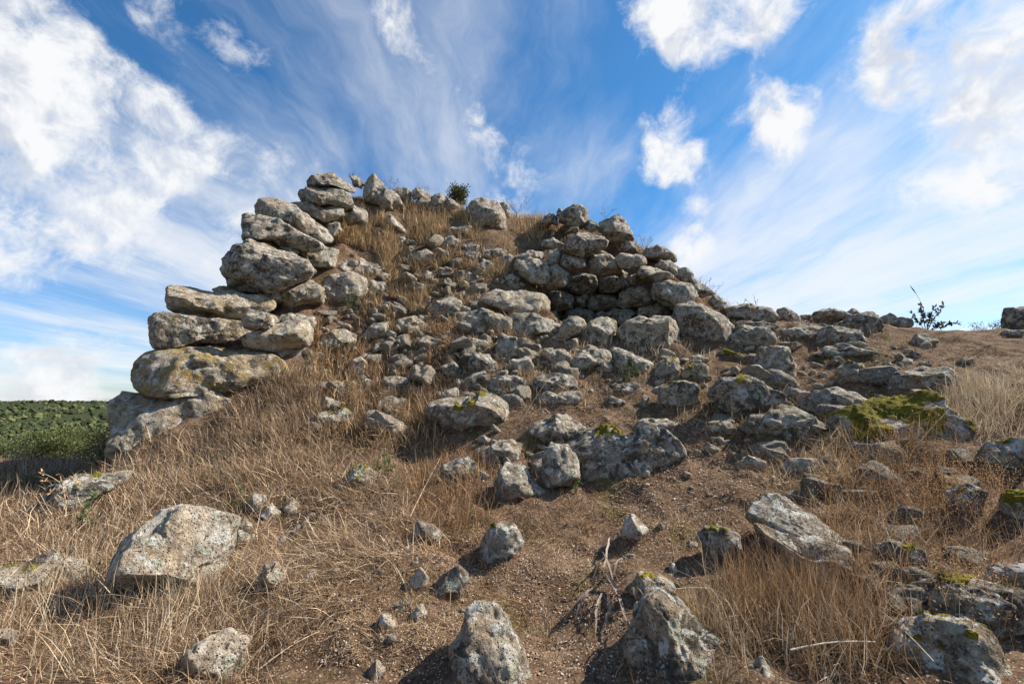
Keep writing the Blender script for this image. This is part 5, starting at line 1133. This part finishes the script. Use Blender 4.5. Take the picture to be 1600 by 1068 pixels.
for (ax, ay, bx, by, wd) in [(955,850,940,905,.010),(950,880,925,930,.012),(940,905,975,965,.014),(945,910,985,1005,.013),(925,930,900,985,.012),(930,925,868,1012,.013),(915,940,905,1000,.010),(955,950,950,1005,.013),(960,945,1005,952,.011),(965,925,1010,945,.010),(950,920,905,960,.009),(940,935,930,1000,.010),(948,1010,945,1066,.014),(960,900,975,880,.010),(930,940,890,975,.008),(945,895,955,845,.010),(985,940,1000,965,.009),(935,960,915,1030,.009),(920,930,890,930,.008),(940,870,960,920,.010)]:
    A_ = place(ax, ay)+np.array([0, 0, .03]); B_ = place(min(bx, 1599), min(by, 1066))+np.array([0, 0, rs.uniform(.01, .06)]); k = np.linspace(0, 1, 7)[:, None]
    C_ = A_+(B_-A_)*k+np.array([0, 0, 1])*np.sin(k*math.pi)*rs.uniform(.03, .08)+rs.normal(scale=.004, size=(7, 3))
    dv = B_-A_; s = np.cross(dv, [0, 0, 1]); s /= np.linalg.norm(s)+1e-9; tw = np.linspace(rs.uniform(-1, 1), rs.uniform(-1.4, 1.4), 7)[:, None]
    sd = s*np.cos(tw)+np.array([0, 0, 1])*np.sin(tw); wv_ = .72*wd*np.sqrt(np.clip(np.sin(k*2.6+.45), .05, 1))
    V = np.concatenate([C_-sd*wv_, C_+np.array([0, 0, -.003]), C_+sd*wv_])
    Q = np.concatenate([np.stack([np.arange(6)+o_*7, np.arange(6)+o_*7+1, np.arange(6)+o_*7+8, np.arange(6)+o_*7+7], 1) for o_ in (0, 1)])
    c = np.array([(.26,.205,.165),(.17,.13,.10),(.38,.31,.25),(.13,.095,.075)])[rs.randint(4)]
    mesh_obj('withered_leaf', V-np.array(g), [Q], STRAW, e, smooth=True, attrs={'tint': ('FLOAT_COLOR', np.tile(c, (21, 1)))})
# far woodland: one mass of crowns over the plain
rs = np.random.RandomState(31); n = 5600
az = np.radians(rs.uniform(-60, -27, n)); dep = np.radians(rs.uniform(-.1, 7.5, n))
R = np.clip(52/np.maximum(np.tan(dep), .012), 250, 3600)*rs.uniform(.9, 1.1, n)
x, y = np.sin(az)*R, np.cos(az)*R; z = height(x, y, False); s = rs.uniform(1.5, 3.6, n)*np.clip(R/700, .75, 3.2)
V0, T0 = ico(1); q = V0[None]*s[:, None, None]*np.array([1, 1, .9])*(1+.34*rs.uniform(-1, 1, (n, len(V0), 1)))
P = q+np.stack([x, y, z+s*.35+rs.uniform(0, 3.0, n)], 1)[:, None]
cc = np.array([(.045,.058,.024),(.06,.074,.03),(.08,.09,.038),(.034,.046,.02),(.10,.10,.045)])[rs.randint(5, size=n)]*rs.uniform(.6, 1.3, (n, 1))*(1+.45*vnoise(P3(x/60, y/110), 3))[:, None]
def forest_material():
    m, nn, b = new_mat('forest_crowns'); at = nn.new('ShaderNodeAttribute', attribute_name='tint'); geo = nn.new('ShaderNodeNewGeometry')
    f = nn.noise(geo.outputs['Position'], 0.7, 6, 0.7)
    nn.put(b.inputs['Base Color'], nn.mix(1.0, at.outputs['Color'], nn.ramp(f, [(.35, (.45, .45, .45)), (.65, (1.6, 1.6, 1.6))]), 'MULTIPLY'))
    bp = nn.new('ShaderNodeBump'); bp.inputs['Distance'].default_value = 1.5; nn.put(bp.inputs['Height'], f); nn.put(b.inputs['Normal'], bp.outputs[0]); return m
o = mesh_obj('forest', P.reshape(-1, 3), [(T0[None]+(np.arange(n)*len(V0))[:, None, None]).reshape(-1, 3)], forest_material(), attrs={'tint': ('FLOAT_COLOR', np.repeat(cc, len(V0), 0))})
tag(o, 'dense green woodland stretching to the horizon', 'forest', kind='stuff')
import sys; sys.stderr.write('TRI %d\n' % TRI[0])
